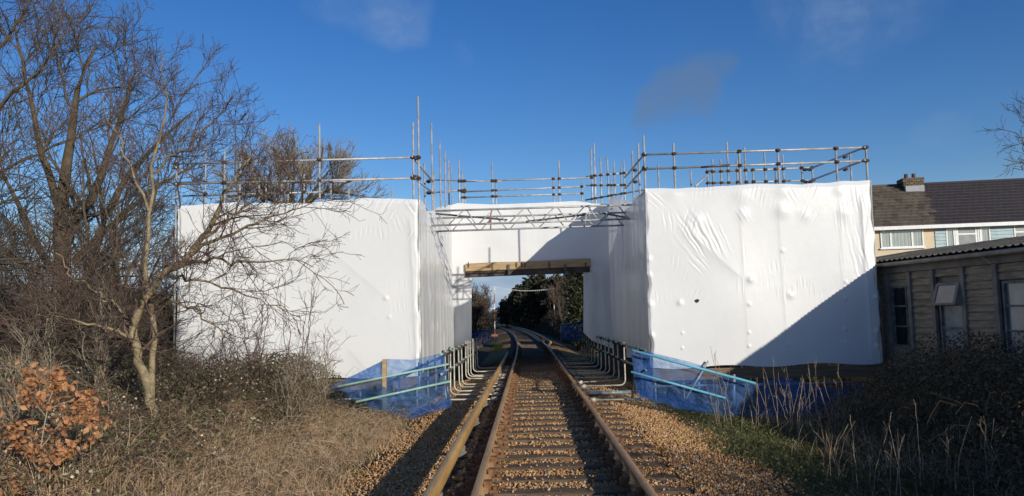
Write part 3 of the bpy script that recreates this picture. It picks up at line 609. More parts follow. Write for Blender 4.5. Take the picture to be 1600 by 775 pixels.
for i, y in enumerate(SLY):
    s = link('sleeper', sm[i % 5], None, tk, (float(xc(y)) + random.uniform(-.03, .03), y, random.uniform(-.008, .006)), (0, 0, random.uniform(-.012, .012) + float((xc(y - 1) - xc(y + 1)) / -2)))
    if i < 70:
        for sx in (-.7535, .7535):
            c = bpy.data.objects.new('rail_chair', chm); C.objects.link(c); c.parent = s; c.location = (sx, 0, 0)
cprof = [(-.036, -.05), (.036, -.05), (.044, -.042), (.042, .068), (.033, .08), (-.033, .08), (-.042, .068), (-.044, -.042)]
def conductor(label, off, Y0, Y1, sgn):
    o = thing('conductor_rail', label, 'conductor rail', (off, Y0, -.2))
    extrude(cprof, off, Y0, Y1, 'rail', 'conductor', o)
    for y in SLY[::4]:
        if Y0 < y < min(Y1, 70):
            x = float(xc(y)) + off
            MB().tube([(x, y, -.18), (x, y, -.13), (x, y, -.11), (x, y, -.05)], [.08, .08, .055, .06], 10).build('insulator', M['concrete'], o)
conductor('rusty conductor rail standing left of the left running rail', -1.125, -3, 31.0, -1)
conductor('rusty conductor rail beyond the bridge, right of the curving track', 1.125, 42.0, 200, 1)

# loose ballast stones
def stones(n, x0, x1, y0, y1, smin, smax, skip_sleeper=.97, zoff=0):
    x = rng.uniform(x0, x1, n); y = rng.uniform(y0, y1, n)
    sl = np.array(SLY); dist = np.abs(y[:, None] - sl[None]).min(1); on = (dist < .14) & (np.abs(x) < 1.31)
    rail = (np.abs(np.abs(x) - .7535) < .075) | (np.abs(x + 1.125) < .05)
    keep = ~(on & (rng.random(n) < skip_sleeper)) & ~rail & ((np.abs(x) < 1.9) | (rng.random(n) < np.clip((2.75 - np.abs(x) + .25 * np.sin(y * 2.2)) / .7, .05, 1)))
    x, y, on = x[keep], y[keep], on[keep]; n = len(x); s = rng.uniform(smin, smax, n)
    z = gh(x, y) + rng.uniform(.0, .036, n) + zoff; z[on] = -.180 + s[on] * .25
    base = np.array([[1, 0, 0], [0, 1, 0], [-1, 0, 0], [0, -1, 0], [0, 0, 1], [0, 0, -1]], float) * .62
    V = base[None] * rng.uniform(.6, 1.25, (n, 1, 3)) + rng.normal(0, .17, (n, 6, 3))
    q = unit(rng.normal(size=(n, 4))); w_, a_, b_, c_ = q.T
    Rm = np.stack([1 - 2 * (b_ * b_ + c_ * c_), 2 * (a_ * b_ - c_ * w_), 2 * (a_ * c_ + b_ * w_), 2 * (a_ * b_ + c_ * w_), 1 - 2 * (a_ * a_ + c_ * c_), 2 * (b_ * c_ - a_ * w_), 2 * (a_ * c_ - b_ * w_), 2 * (b_ * c_ + a_ * w_), 1 - 2 * (a_ * a_ + b_ * b_)], 1).reshape(n, 3, 3)
    V = np.einsum('nij,nkj->nki', Rm, V) * s[:, None, None] + np.stack([x, y, z], 1)[:, None]
    f = np.array([[0, 1, 4], [1, 2, 4], [2, 3, 4], [3, 0, 4], [1, 0, 5], [2, 1, 5], [3, 2, 5], [0, 3, 5]])
    return V.reshape(-1, 3), (np.arange(n) * 6)[:, None, None] + f[None]
pt = [stones(*a) for a in ((62000, -2.75, 2.75, 4.8, 9, .013, .032), (44000, -2.75, 2.75, 9, 14, .016, .034), (24000, -2.6, 2.6, 14, 23, .024, .042), (900, -1.08, -.98, 4.6, 24, .03, .06, .2, .04))]
V, Fs = merge([(v, f.reshape(-1, 3)) for v, f in pt])
np_obj('ballast_stones', V, Fs, M['stone'])['kind'] = 'stuff'

# barriers clamped to the rail foot: L-shaped posts carrying two guard rails
def barrier(label, side, ys_, rail_pts, rm, tone):
    o = thing('safety_barrier', label, 'barrier', (side * 1.95, ys_[0], -.2))
    arc = [(side * (1.83 + .12 * math.sin(t)), 0, -.01 - .12 * math.cos(t)) for t in np.linspace(0, math.pi / 2, 5)]
    me = MB().tube([(side * .84, 0, -.13)] + arc + [(side * 1.95, 0, .86)], .018, 8).box(side * .97 - .06, -.05, -.17, side * .97 + .06, .05, -.09).mesh('post', smooth=True); me.materials.append(M[tone])
    for y in ys_: link('post', me, None, o, (float(xc(y)), y, random.uniform(-.02, .02)), (0, random.uniform(-.02, .02), random.uniform(-.06, .06)))
    for z, dx in ((.80, .035), (.42, .035)):
        pts = [(float(xc(y)) + side * (1.95 + dx), y, z + .012 * math.sin(y * 1.3 + z)) for y in np.arange(ys_[0] - .35, ys_[-1] + .4, .8)]
        MB().tube(pts, .024, 8).build('guard_rail', M[rm], o, True)
        for y in ys_: link('coupler', COUPLER, M['coupler'], o, (float(xc(y)) + side * (1.96), y, z), (0, 0, random.uniform(-.4, .4)))
    return o
barrier('run of pale green and galvanised barrier posts left of the track', -1, [14.9 + .95 * i for i in range(11)], None, 'green_rail', 'post')
barrier('run of barrier posts with teal guard rails right of the track', 1, [14.75, 17.3] + [18.3 + 1.12 * i for i in range(12)], None, 'teal_rail', 'post')
for k, (pa, pb) in enumerate((((905, 614.5), (986, 613)), ((901, 600), (962, 598.5)))):
    p = on_plane(*pa, Vector((0, 0, -.13)), Vector((0, 0, 1))); q = on_plane(*pb, Vector((0, 0, -.13)), Vector((0, 0, 1)))
    if k == 0:
        o = MB().tube([p, q], .042, 8).build('spare_tube', M['post'], None, True)
        tag(o, 'loose pale tube lying on the ballast beside the right rail', 'tube')

# netting fences at the mouth of the gap
def net(parent, tops, bots, nu, nv, seed, mname='net', amp=.085):
    s = np.linspace(0, 1, nu)
    def curve(c): c = np.array([tuple(at(*p)) for p in c]); t = np.linspace(0, 1, len(c)); return np.stack([np.interp(s, t, c[:, i]) for i in range(3)], 1)
    a, b = curve(bots), curve(tops); t = np.linspace(0, 1, nv)[None, :, None]
    P = a[:, None] * (1 - t) + b[:, None] * t
    L = s[:, None] * np.linalg.norm(b[-1] - b[0]); Z = t[..., 0] * 1.0 + 0 * L
    P[..., 1] += amp * fsum(L + 0 * Z, Z + .3 * L, seed, 10, .5, 2.5) * 3 + .02 * np.sin(L * 14 + Z * 6)
    P[..., 2] += .02 * np.sin(L * 9 + seed) * (1 - t[..., 0])
    return grid_obj('netting', P, M[mname], parent)
nl = thing('netting_fence', 'blue netting fence with pale green rails, left of the track', 'fence', at(601, 640, 14.3))
net(nl, [(512, 604, 13.9), (555, 585, 14.0), (601, 561, 14.1), (645, 562, 14.4), (694, 551, 14.7)], [(525, 609, 13.9), (565, 632, 14), (606, 645, 13.9), (650, 652, 14), (706, 631, 14.7)], 90, 34, 41)
net(nl, [(540, 592, 13.95), (601, 563, 14.05), (603, 563, 14.05)], [(545, 598, 13.95), (601, 590, 14.05), (604, 592, 14.05)], 30, 10, 42, 'net_dense', .02)
net(nl, [(601, 592, 14.05), (650, 573, 14.4), (694, 553, 14.7)], [(601, 598, 14.05), (650, 580, 14.4), (694, 571, 14.7)], 40, 10, 43, 'net_dense', .02)
net(nl, [(612, 641, 13.9), (650, 640, 14.1), (700, 622, 14.65)], [(610, 646, 13.8), (650, 654, 13.85), (706, 634, 14.6)], 40, 10, 45, 'net_dense', .04)
def rod(parent, name, a, b, r, mt): return MB().tube([at(*a), at(*b)], r, 8).build(name, M[mt], parent, True)
rod(nl, 'guard_rail', (528, 604, 13.66), (701, 569, 14.45), .021, 'green_rail'); rod(nl, 'guard_rail', (556, 628, 13.66), (703, 596, 14.45), .023, 'green_rail')
pa, pb = at(601, 642, 13.98), at(601, 561, 14.02); MB().beam(pa, pb, .075, .075, (0, 1, 0)).build('post', M['timber'], nl)
rod(nl, 'post', (702, 632, 14.72), (697, 594, 14.7), .03, 'dark_tube'); rod(nl, 'post', (655, 622, 14.9), (655, 566, 14.9), .026, 'tube'); rod(nl, 'brace', (603, 622, 14.3), (656, 621, 14.85), .024, 'teal_rail')
nr = thing('netting_fence', 'blue netting fence with light blue rails, right of the track', 'fence', at(1000, 620, 14.6))
net(nr, [(986, 549, 14.6), (1012, 549, 14.65), (1080, 566, 14.8), (1130, 583, 14.9), (1185, 600, 15.0)], [(1000, 620, 14.5), (1035, 631, 14.4), (1085, 643, 14.3), (1140, 656, 14.3), (1190, 652, 14.6)], 100, 34, 51)
net(nr, [(1185, 600, 15.0), (1222, 588, 15.2), (1262, 600, 15.3), (1305, 607, 15.4), (1350, 597, 15.6)], [(1190, 652, 14.6), (1230, 655, 14.8), (1262, 650, 15), (1305, 650, 15), (1350, 645, 15.2)], 60, 20, 52, 'net_dense')
net(nr, [(1000, 606, 14.55), (1050, 617, 14.5), (1105, 632, 14.5)], [(1002, 620, 14.4), (1045, 634, 14.2), (1105, 646, 14.15)], 40, 10, 54, 'net_dense', .05)
net(nr, [(986, 551, 14.55), (1003, 549, 14.6), (1020, 551, 14.6)], [(995, 618, 14.45), (1008, 620, 14.45), (1020, 624, 14.4)], 20, 24, 55, 'net_dense', .03)
rod(nr, 'guard_rail', (988, 547.5, 14.3), (1180, 599, 14.7), .025, 'blue_rail'); rod(nr, 'guard_rail', (986, 581, 14.3), (1133, 622, 14.5), .023, 'blue_rail')
rod(nr, 'post', (988, 622, 14.55), (996, 541, 14.6), .026, 'dark_tube'); rod(nr, 'post', (1147, 640, 14.85), (1147, 585, 14.9), .026, 'tube')
nb = thing('netting_fence', 'dark blue netting panel on a frame at the far right end of the bridge', 'fence', (1.9, 33, -.4))
net(nb, [(877, 508, 32.8), (890, 506, 32), (910, 502.5, 31.3)], [(878, 530, 32.8), (890, 532, 32), (911, 534, 31.3)], 20, 10, 57, 'net_dense', .03)
rod(nb, 'guard_rail', (876, 508, 32.8), (911, 502.5, 31.3), .035, 'teal_rail'); rod(nb, 'post', (877, 532, 32.8), (876.5, 507, 32.8), .03, 'post')
nb2 = thing('netting_fence', 'dark blue netting panel at the far left end of the bridge', 'fence', (-2.3, 33, -.4))
net(nb2, [(738, 517, 32.5), (752, 515, 33.5), (768, 516, 35)], [(738, 540, 32.5), (752, 540, 33.5), (768, 536, 35)], 20, 10, 58, 'net_dense', .03)
rod(nb2, 'guard_rail', (737, 517, 32.5), (769, 516, 35), .03, 'dark_tube')

# ------------------------------------------------------------------ the wooden shed on the right
S0 = Vector((8.0, 16.8, 0)); st = Vector((.187, -.982, 0)).normalized(); sn = Vector((-st.y * -1, 0, 0))
sn = Vector((st.y, -st.x, 0)); sn = sn if sn.x < 0 else -sn
def sp(a, d, z): return S0 + st * a + sn * d + Vector((0, 0, z))
def s_at(px, py): p = on_plane(px, py, S0, sn); return (p - S0).dot(st), p.z
shed = thing('shed', 'weathered grey timber shed with corrugated roof and a propped hopper window, right of the scaffold', 'shed', sp(4, 0, -.6))
EZ = (s_at(1375, 411)[1] + s_at(1560, 388)[1]) / 2
ZB, A0, A1, DEP = -.75, -3.9, 19.5, 3.4
def sbox(a0, a1, d0, d1, z0, z1, mb=None):
    mb = mb or MB(); return mb.hexa([sp(a0, d0, z0), sp(a1, d0, z0), sp(a1, d1, z0), sp(a0, d1, z0), sp(a0, d0, z1), sp(a1, d0, z1), sp(a1, d1, z1), sp(a0, d1, z1)])
sbox(A0 + .05, A1, -.05, -.12, ZB, EZ - .03).build('wall', M['shed_post'], shed)
RZ = EZ + .52
for a in (A0, A1):
    MB().add([sp(a, -.12, ZB), sp(a, -2 * DEP, ZB), sp(a, -2 * DEP, EZ - .05), sp(a, -DEP, RZ - .06), sp(a, -.12, EZ - .05), sp(a + .08, -.12, ZB), sp(a + .08, -2 * DEP, ZB), sp(a + .08, -2 * DEP, EZ - .05), sp(a + .08, -DEP, RZ - .06), sp(a + .08, -.12, EZ - .05)],
             [(4, 3, 2, 1, 0), (5, 6, 7, 8, 9), (0, 1, 6, 5), (1, 2, 7, 6), (2, 3, 8, 7), (3, 4, 9, 8), (4, 0, 5, 9)]).build('wall', M['plank'], shed)
sbox(A0, A1, -2 * DEP, -2 * DEP + .1, ZB, EZ - .06).build('wall', M['plank'], shed)
sbox(A0, A1, .0, .05, EZ - .27, EZ - .04).build('wall_plate', M['shed_post'], shed)
posts = [s_at(px, 480)[0] for px in (1378, 1391, 1426, 1463, 1510, 1562, 1652)]
posts = [A0 + .1, posts[0] - 1.6] + posts; 
wins = [(s_at(1395, 480)[0], s_at(1419.5, 480)[0], s_at(1404, 541)[1], s_at(1404, 447)[1], 'dark_glass', 3), (s_at(1469.5, 480)[0], s_at(1507, 480)[0], s_at(1487, 549)[1], s_at(1487, 440)[1], 'dirty_glass', 3), (s_at(1570, 480)[0], s_at(1645, 480)[0], s_at(1590, 557)[1], s_at(1590, 438)[1], 'dirty_glass', 3)]
for a in posts:
    sbox(a - .05, a + .05, .0, .075 + random.uniform(-.01, .01), ZB, EZ - .28).build('post', M['shed_post'], shed)
ph = .148
for i in range(len(posts) - 1):
    a0, a1 = posts[i] + .052, posts[i + 1] - .052
    if a1 - a0 < .1: continue
    win = [w_ for w_ in wins if w_[0] < (a0 + a1) / 2 < w_[1]]
    z = EZ - .28 - ph
    while z > ZB + .3:
        if not (win and z + ph * .5 > win[0][2] - .06 and z + ph * .5 < win[0][3] + .06):
            e = random.uniform(-.006, .006); dd = random.uniform(0, .006)
            MB().hexa([sp(a0, -.05, z), sp(a1, -.05, z + e), sp(a1, .036 + dd, z + e), sp(a0, .036 + dd, z), sp(a0, -.05, z + ph), sp(a1, -.05, z + ph), sp(a1, .008, z + ph), sp(a0, .008, z + ph)]).build('plank', M['plank'], shed)
        z -= ph
sbox(posts[-1] + .06, A1, -.05, .02, ZB, EZ - .28).build('wall', M['plank'], shed)
for k, (a0, a1, z0, z1, gm, rows) in enumerate(wins):
    fr = MB(); t_ = .045
    for (p, q, r, s_) in ((a0, a0 + t_, z0, z1), (a1 - t_, a1, z0, z1), (a0 + t_, a1 - t_, z0, z0 + t_), (a0 + t_, a1 - t_, z1 - t_, z1)): sbox(p, q, -.045, .03, r, s_, fr)
    hs_ = [z0 + (z1 - z0) * j / rows for j in range(rows + 1)]
    for zz in hs_[1:-1]: sbox(a0 + t_, a1 - t_, -.04, .015, zz - .018, zz + .018, fr)
    f_ = fr.build('window', M['steel_frame'], shed)
    for j in range(rows):
        if k == 1 and j == rows - 1: sbox(a0 + t_, a1 - t_, -.046, -.03, hs_[j] + .018, hs_[j + 1] - t_).build('pane', M['dark_glass'], f_); continue
        sbox(a0 + t_, a1 - t_, -.04, -.02, hs_[j] + (.018 if j else t_), hs_[j + 1] - (.018 if j < rows - 1 else t_)).build('pane', M[gm], f_)
    if k == 1:   # hopper sash hinged at its head and propped open
        zl, zh = hs_[2] + .0, z1 - .02; out = .15; sash = MB()
        def sh(a, s, off=0): return sp(a, .035 + out * (1 - s) + off, zl + (zh - zl) * s)
        def strip(aa, ab, sa, sb): sash.hexa([sh(aa, sa), sh(ab, sa), sh(ab, sa, .035), sh(aa, sa, .035), sh(aa, sb), sh(ab, sb), sh(ab, sb, .035), sh(aa, sb, .035)])
        strip(a0 + .0, a0 + .07, 0, 1); strip(a1 - .07, a1, 0, 1); strip(a0 + .07, a1 - .07, 0, .1); strip(a0 + .07, a1 - .07, .9, 1)
        so = sash.build('sash', M['white_paint'], f_)
        so.data.materials.clear(); so.data.materials.append(M['shed_post'])
        MB().hexa([sh(a0 + .07, .1, .012), sh(a1 - .07, .1, .012), sh(a1 - .07, .1, .02), sh(a0 + .07, .1, .02), sh(a0 + .07, .9, .012), sh(a1 - .07, .9, .012), sh(a1 - .07, .9, .02), sh(a0 + .07, .9, .02)]).build('pane', M['sash_glass'], f_)
        for aa in (a0, a1): MB().add([sp(aa, .03, zl), sh(aa, 0), sh(aa, 1), sp(aa + .012, .03, zl), sh(aa, 0) + st * .012, sh(aa, 1) + st * .012], [(0, 1, 2), (5, 4, 3), (0, 3, 4, 1), (1, 4, 5, 2), (2, 5, 3, 0)]).build('side_cheek', M['shed_post'], f_)
pw = .96
a = A0 - .1; i = 0
while a < A1 + .1:
    na, nd = 33, 9; aa = np.linspace(a, a + pw + .06, na); ss = np.linspace(0, 1, nd)
    P = np.zeros((na, nd, 3)); jx, jz = random.uniform(-.03, .03), random.uniform(0, .012)
    for q, s_ in enumerate(ss):
        d = .24 + jx - (DEP + .24) * s_; z = EZ + (RZ - EZ) * s_
        for p_ in range(na): v = sp(aa[p_], d, z + .024 * math.sin(2 * math.pi * aa[p_] / .165) + jz + .002 * (i % 2)); P[p_, q] = v
    grid_obj('roof_sheet', P, M['asbestos'], shed)
    a += pw; i += 1
back = MB().hexa([sp(A0, -DEP, RZ - .05), sp(A1, -DEP, RZ - .05), sp(A1, -2 * DEP - .2, EZ - .08), sp(A0, -2 * DEP - .2, EZ - .08), sp(A0, -DEP, RZ), sp(A1, -DEP, RZ), sp(A1, -2 * DEP - .2, EZ), sp(A0, -2 * DEP - .2, EZ)]).build('roof_sheet', M['asbestos'], shed)
MB().tube([sp(A0 - .05, .2, EZ - .085), sp(A1, .2, EZ - .07)], .05, 8).build('gutter', M['gutter'], shed, True)
MB().beam(sp(s_at(1540, 392)[0], .12, EZ - .1), sp(s_at(1572, 405)[0], .3, EZ - .28), .03, .02).build('bracket', M['gutter'], shed)

# ------------------------------------------------------------------ the terrace of houses behind
hu = Vector((math.cos(R(7)), -math.sin(R(7)), 0)); hv = Vector((math.sin(R(7)), math.cos(R(7)), 0))
H0 = at(1362, 355, 41); H0.z = 0
def hpt(a, b, z): return H0 + hu * a + hv * b + Vector((0, 0, z))
def h_at(px, py, b=0): p = on_plane(px, py, H0 + hv * b, hv); return (p - H0).dot(hu), p.z
EAV = h_at(1480, 352)[1]; RID = h_at(1480, 286.5, 4.3)[1]
HA0, HA1 = h_at(1300, 350)[0], h_at(1700, 350)[0]
def hbox(a0, a1, b0, b1, z0, z1, mb=None):
    mb = mb or MB(); return mb.hexa([hpt(a0, b0, z0), hpt(a1, b0, z0), hpt(a1, b1, z0), hpt(a0, b1, z0), hpt(a0, b0, z1), hpt(a1, b0, z1), hpt(a1, b1, z1), hpt(a0, b1, z1)])
ab_e, ab_r = h_at(1464, 347, -.3)[0], h_at(1439, 292, 4.3)[0]; party = h_at(1461, 365)[0]
h1 = thing('terraced_house', 'cream rendered end house with weathered tiled roof and wide net-curtained window', 'house', hpt(party - 3, 2, 0))
h2 = thing('terraced_house', 'terraced house with dark brown roof and pale blue cladding between its windows, far right', 'house', hpt(party + 3, 2, 0))
for o, a0, a1 in ((h1, HA0, party), (h2, party + .004, HA1)):
    hbox(a0, a1, 0, .25, -.5, EAV - .02).build('wall', M['cream'], o); hbox(a0, a1, 8.2, 8.45, -.5, EAV - .02).build('wall', M['cream'], o)
    MB().add([hpt(a0, .0, -.5), hpt(a0, 8.45, -.5), hpt(a0, 8.45, EAV), hpt(a0, 4.3, RID - .08), hpt(a0, 0, EAV), hpt(a0 + .2, .0, -.5), hpt(a0 + .2, 8.45, -.5), hpt(a0 + .2, 8.45, EAV), hpt(a0 + .2, 4.3, RID - .08), hpt(a0 + .2, 0, EAV)],
             [(4, 3, 2, 1, 0), (5, 6, 7, 8, 9), (0, 1, 6, 5), (1, 2, 7, 6), (2, 3, 8, 7), (3, 4, 9, 8), (4, 0, 5, 9)]).build('wall', M['cream'], o)
    hbox(a0, a1, -.42, -.28, EAV - .17, EAV + .02).build('gutter', M['upvc'], o); hbox(a0, a1, -.28, 0, EAV - .14, EAV - .1).build('soffit', M['upvc'], o)
    MB().hexa([hpt(a0, -.3, EAV - .03), hpt(a1, -.3, EAV - .03), hpt(a1, 4.3, RID - .06), hpt(a0, 4.3, RID - .06), hpt(a0, -.3, EAV + .01), hpt(a1, -.3, EAV + .01), hpt(a1, 4.3, RID - .02), hpt(a0, 4.3, RID - .02)]).build('roof', M['tile_new'], o)
    MB().hexa([hpt(a0, 4.3, RID - .06), hpt(a1, 4.3, RID - .06), hpt(a1, 8.8, EAV - .03), hpt(a0, 8.8, EAV - .03), hpt(a0, 4.3, RID), hpt(a1, 4.3, RID), hpt(a1, 8.8, EAV + .03), hpt(a0, 8.8, EAV + .03)]).build('roof', M['tile_new'], o)
    MB().tube([hpt(a0, 4.3, RID + .0), hpt(a1, 4.3, RID + .0)], .11, 8).build('ridge', M['tile_old' if o is h1 else 'tile_new'], o)
NR = 14; t1, t2 = MB(), MB()
for k in range(NR):
    b0, b1 = -.34 + 4.62 * k / NR, -.34 + 4.62 * (k + 1.25) / NR; z0, z1 = EAV + (RID - EAV) * k / NR, EAV + (RID - EAV) * (k + 1.25) / NR
    if k == NR - 1: b1, z1 = 4.28, RID
    lim = ab_e + (ab_r - ab_e) * k / NR; a = HA0 - (.16 if k % 2 else 0)
    while a < HA1:
        mb = t1 if a + .15 < lim + random.uniform(-.12, .12) else t2; r_ = .02 if mb is t1 else .004
        e = random.uniform(0, r_); g_ = .008; th = .035 if mb is t1 else .025
        mb.hexa([hpt(a + g_, b0 - e, z0 + .01), hpt(a + .32, b0 - e, z0 + .01), hpt(a + .32, b1, z1 - .03), hpt(a + g_, b1, z1 - .03), hpt(a + g_, b0 - e, z0 + .045 + e + th), hpt(a + .32, b0 - e, z0 + .045 + e + th), hpt(a + .32, b1, z1 + .012), hpt(a + g_, b1, z1 + .012)])
        a += .325
t1.build('roof_tiles', M['tile_old'], h1, kind='stuff'); t2.build('roof_tiles', M['tile_new'], h2, kind='stuff')
def house_window(o, px0, px1, py0, py1, bars, curtain=True, transom=False):
    a0, a1 = h_at(px0, 365)[0], h_at(px1, 365)[0]; zt, zb = h_at((px0 + px1) / 2, py0)[1], h_at((px0 + px1) / 2, py1)[1]; fr = MB(); t_ = .07
    for (p, q, r, s_) in ((a0, a0 + t_, zb, zt), (a1 - t_, a1, zb, zt), (a0 + t_, a1 - t_, zb, zb + t_), (a0 + t_, a1 - t_, zt - t_, zt)): hbox(p, q, -.06, -.003, r, s_, fr)
    bs = [a0 + (a1 - a0) * f for f in bars]
    for b in bs: hbox(b - .045, b + .045, -.055, -.004, zb + t_, zt - t_, fr)
    if transom: hbox(a0 + t_, a1 - t_, -.05, -.005, zt - .48, zt - .4, fr)
    f_ = fr.build('window', M['upvc'], o); ed = [a0 + .035] + bs + [a1 - .035]
    hbox(a0 - .06, a1 + .06, -.12, -.002, zb - .07, zb - .004).build('sill', M['upvc'], f_)
    if curtain:
        n = 90; aa = np.linspace(a0 + t_, a1 - t_, n); P = np.zeros((n, 2, 3))
        for i, a in enumerate(aa):
            for j, z in enumerate((zb + t_, zt - t_)): P[i, j] = hpt(a, -.016 - .008 * math.sin(a * 34) - .005 * math.sin(a * 61), z)
        grid_obj('curtain', P, M['curtain'], f_)
    for i in range(len(ed) - 1):
        hbox(ed[i] + .05, ed[i + 1] - .05, -.042, -.036, zb + t_, zt - t_).build('pane', M['clear_glass' if curtain else 'dirty_glass'], f_)
house_window(h1, 1375, 1442, 356.5, 387, (.24, .74))
def cladding(px0, px1, py0, py1):
    a0, a1 = h_at(px0, 365)[0], h_at(px1, 365)[0]; zt, zb = h_at((px0 + px1) / 2, py0)[1], h_at((px0 + px1) / 2, py1)[1]; n = 7
    for k in range(n):
        za, zz = zb + (zt - zb) * k / n, zb + (zt - zb) * (k + 1) / n
        MB().hexa([hpt(a0, -.06, za), hpt(a1, -.06, za), hpt(a1, -.002, za), hpt(a0, -.002, za), hpt(a0, -.02, zz), hpt(a1, -.02, zz), hpt(a1, -.002, zz), hpt(a0, -.002, zz)]).build('board', M['cladding'], h2)
cladding(1460.5, 1477, 354, 392); cladding(1548, 1583, 350, 388)
house_window(h2, 1477.5, 1491, 354, 392, (), True); house_window(h2, 1491.5, 1529, 353, 392, (.1, .88), False, True); house_window(h2, 1530, 1547, 351.5, 390, (.12,), True); house_window(h2, 1584, 1640, 349, 385, (.5,), False, True)
ca0, cz0 = h_at(1407, 293.5, 4.0); ca1, _ = h_at(1438.5, 300, 4.0); cz1 = h_at(1420, 280, 4.0)[1]
cm = MB(); nb_ = 4; ht = (cz1 - cz0) / nb_
for k in range(nb_):
    a = ca0 - (.12 if k % 2 else 0); pr = .05 if k >= nb_ - 2 else 0
    while a < ca1 - .02:
        x0, x1 = max(a, ca0), min(a + .23, ca1)
        if x1 - x0 > .03: hbox(x0 + .006 - (pr if x0 == ca0 else 0), x1 - .006 + (pr if x1 == ca1 else 0), 3.5 - pr + random.uniform(0, .008), 4.4 + pr, cz0 + k * ht + .006, cz0 + (k + 1) * ht - .006, cm)
        a += .24
chim = hbox(ca0 + .02, ca1 - .02, 3.53, 4.38, EAV + .5, cz1 - .01).build('chimney', M['chimney'], h1)
cm.build('brickwork', M['chimney'], chim, kind='stuff')
hbox(ca0 + .04, ca1 - .04, 3.3, 4.2, cz0 - 1.0, cz0 - .01).build('flashing', M['lead'], chim)
for f in (.3, .68):
    c = hpt(ca0 + (ca1 - ca0) * f, 3.95, cz1); MB().tube([c, c + Vector((0, 0, .28)), c + Vector((0, 0, .3))], [.12, .10, .12], 10).build('chimney_pot', M['chimney'], chim)

# ------------------------------------------------------------------ trees and shrubs
def make_tree(name, label, cat, base, limbs, levels, bark, twigm, group=None, sides0=8, extra_from=None):
    """limbs: list of (points, r0, r1); levels: list of dicts for grow()"""
    o = thing(name, label, cat, base, group)
    lp = [poly(p, 16, r0, r1, .012 + .25 * r1 + .012 * (r0 < .08)) for p, r0, r1 in limbs]
    V, Fs = merge([tubes(p, r, sides0) for p, r in lp])
    np_obj('trunk', V, Fs, M[bark], o, True)
    pp = np.concatenate([p for p, r in lp]); pr = np.concatenate([r for p, r in lp])
    parts = []
    for k, L in enumerate(levels):
        pp, pr = grow(pp, pr, **L); parts.append(tubes(pp, pr, 4 if k == 0 else 3))
    V, Fs = merge(parts); np_obj('crown', V, Fs, M[twigm], o)
    return o
def A(*pts, k=1.0): return [at(p[0], p[1], p[2] * k) for p in pts]
# pale leaning tree in front
b = at(238, 664, 10.2); b.z = gz(b.x, b.y)
make_tree('bare_tree', 'slender pale barked bare tree leaning toward the left white scaffold', 'tree', b,
    [(A((240, 676, 13), (234, 612, 13), (209, 555, 13), (207, 505, 13), (232, 455, 13), (262, 424, 12.9), (300, 392, 12.8), k=.785), 0.0720, 0.0400),
     (A((300, 392, 12.8), (335, 345, 12.7), (350, 300, 12.6), (385, 262, 12.5), (400, 225, 12.4), k=.785), 0.0451, 0.0080),
     (A((290, 400, 12.8), (345, 372, 12.6), (420, 345, 12.4), (470, 318, 12.3), (500, 308, 12.2), k=.785), 0.0287, 0.0048),
     (A((262, 424, 12.9), (320, 404, 12.6), (390, 412, 12.3), (450, 404, 12.2), (492, 416, 12.1), k=.785), 0.0262, 0.0048),
     (A((262, 430, 12.9), (300, 438, 12.5), (360, 448, 12.2), (420, 478, 12), (470, 492, 11.9), k=.785), 0.0213, 0.0040),
     (A((236, 640, 13.02), (241, 590, 13.05), (243, 520, 13.1), (237, 450, 13.2), (228, 385, 13.3), (232, 330, 13.3), (240, 265, 13.3), (252, 190, 13.2), (264, 120, 13.1), (256, 72, 13), k=.785), 0.0480, 0.0048),
     (A((232, 330, 13.3), (205, 260, 13.4), (175, 200, 13.5), (160, 150, 13.5), k=.785), 0.0205, 0.0048),
     (A((240, 270, 13.3), (290, 230, 13.1), (330, 190, 13), (368, 155, 12.9), k=.785), 0.0180, 0.0040),
     (A((207, 530, 13), (170, 515, 12.6), (120, 500, 12.2), (60, 492, 11.8), k=.785), 0.0246, 0.0056),
     (A((208, 500, 13), (165, 460, 12.9), (115, 440, 12.7), (85, 395, 12.6), k=.785), 0.0230, 0.0056),
     (A((320, 372, 12.7), (380, 322, 12.6), (440, 290, 12.5), k=.785), 0.0246, 0.0048),
     (A((236, 460, 13.2), (300, 480, 12.6), (350, 520, 12.3), (380, 560, 12.2), k=.785), 0.0246, 0.0048)],
    [dict(nchild=12, trange=(.18, .98), lmean=0.824, ang=42, up=.10, wander=.2, P=7, rr=.5, minr=0.0048),
     dict(nchild=7, trange=(.12, .98), lmean=0.432, ang=42, up=.08, wander=.24, P=5, rr=.6, minr=0.0035),
     dict(nchild=4, trange=(.2, 1), lmean=0.188, ang=42, up=.1, wander=.22, P=4, rr=.65, minr=0.0024)], 'bark_pale', 'twig_red')
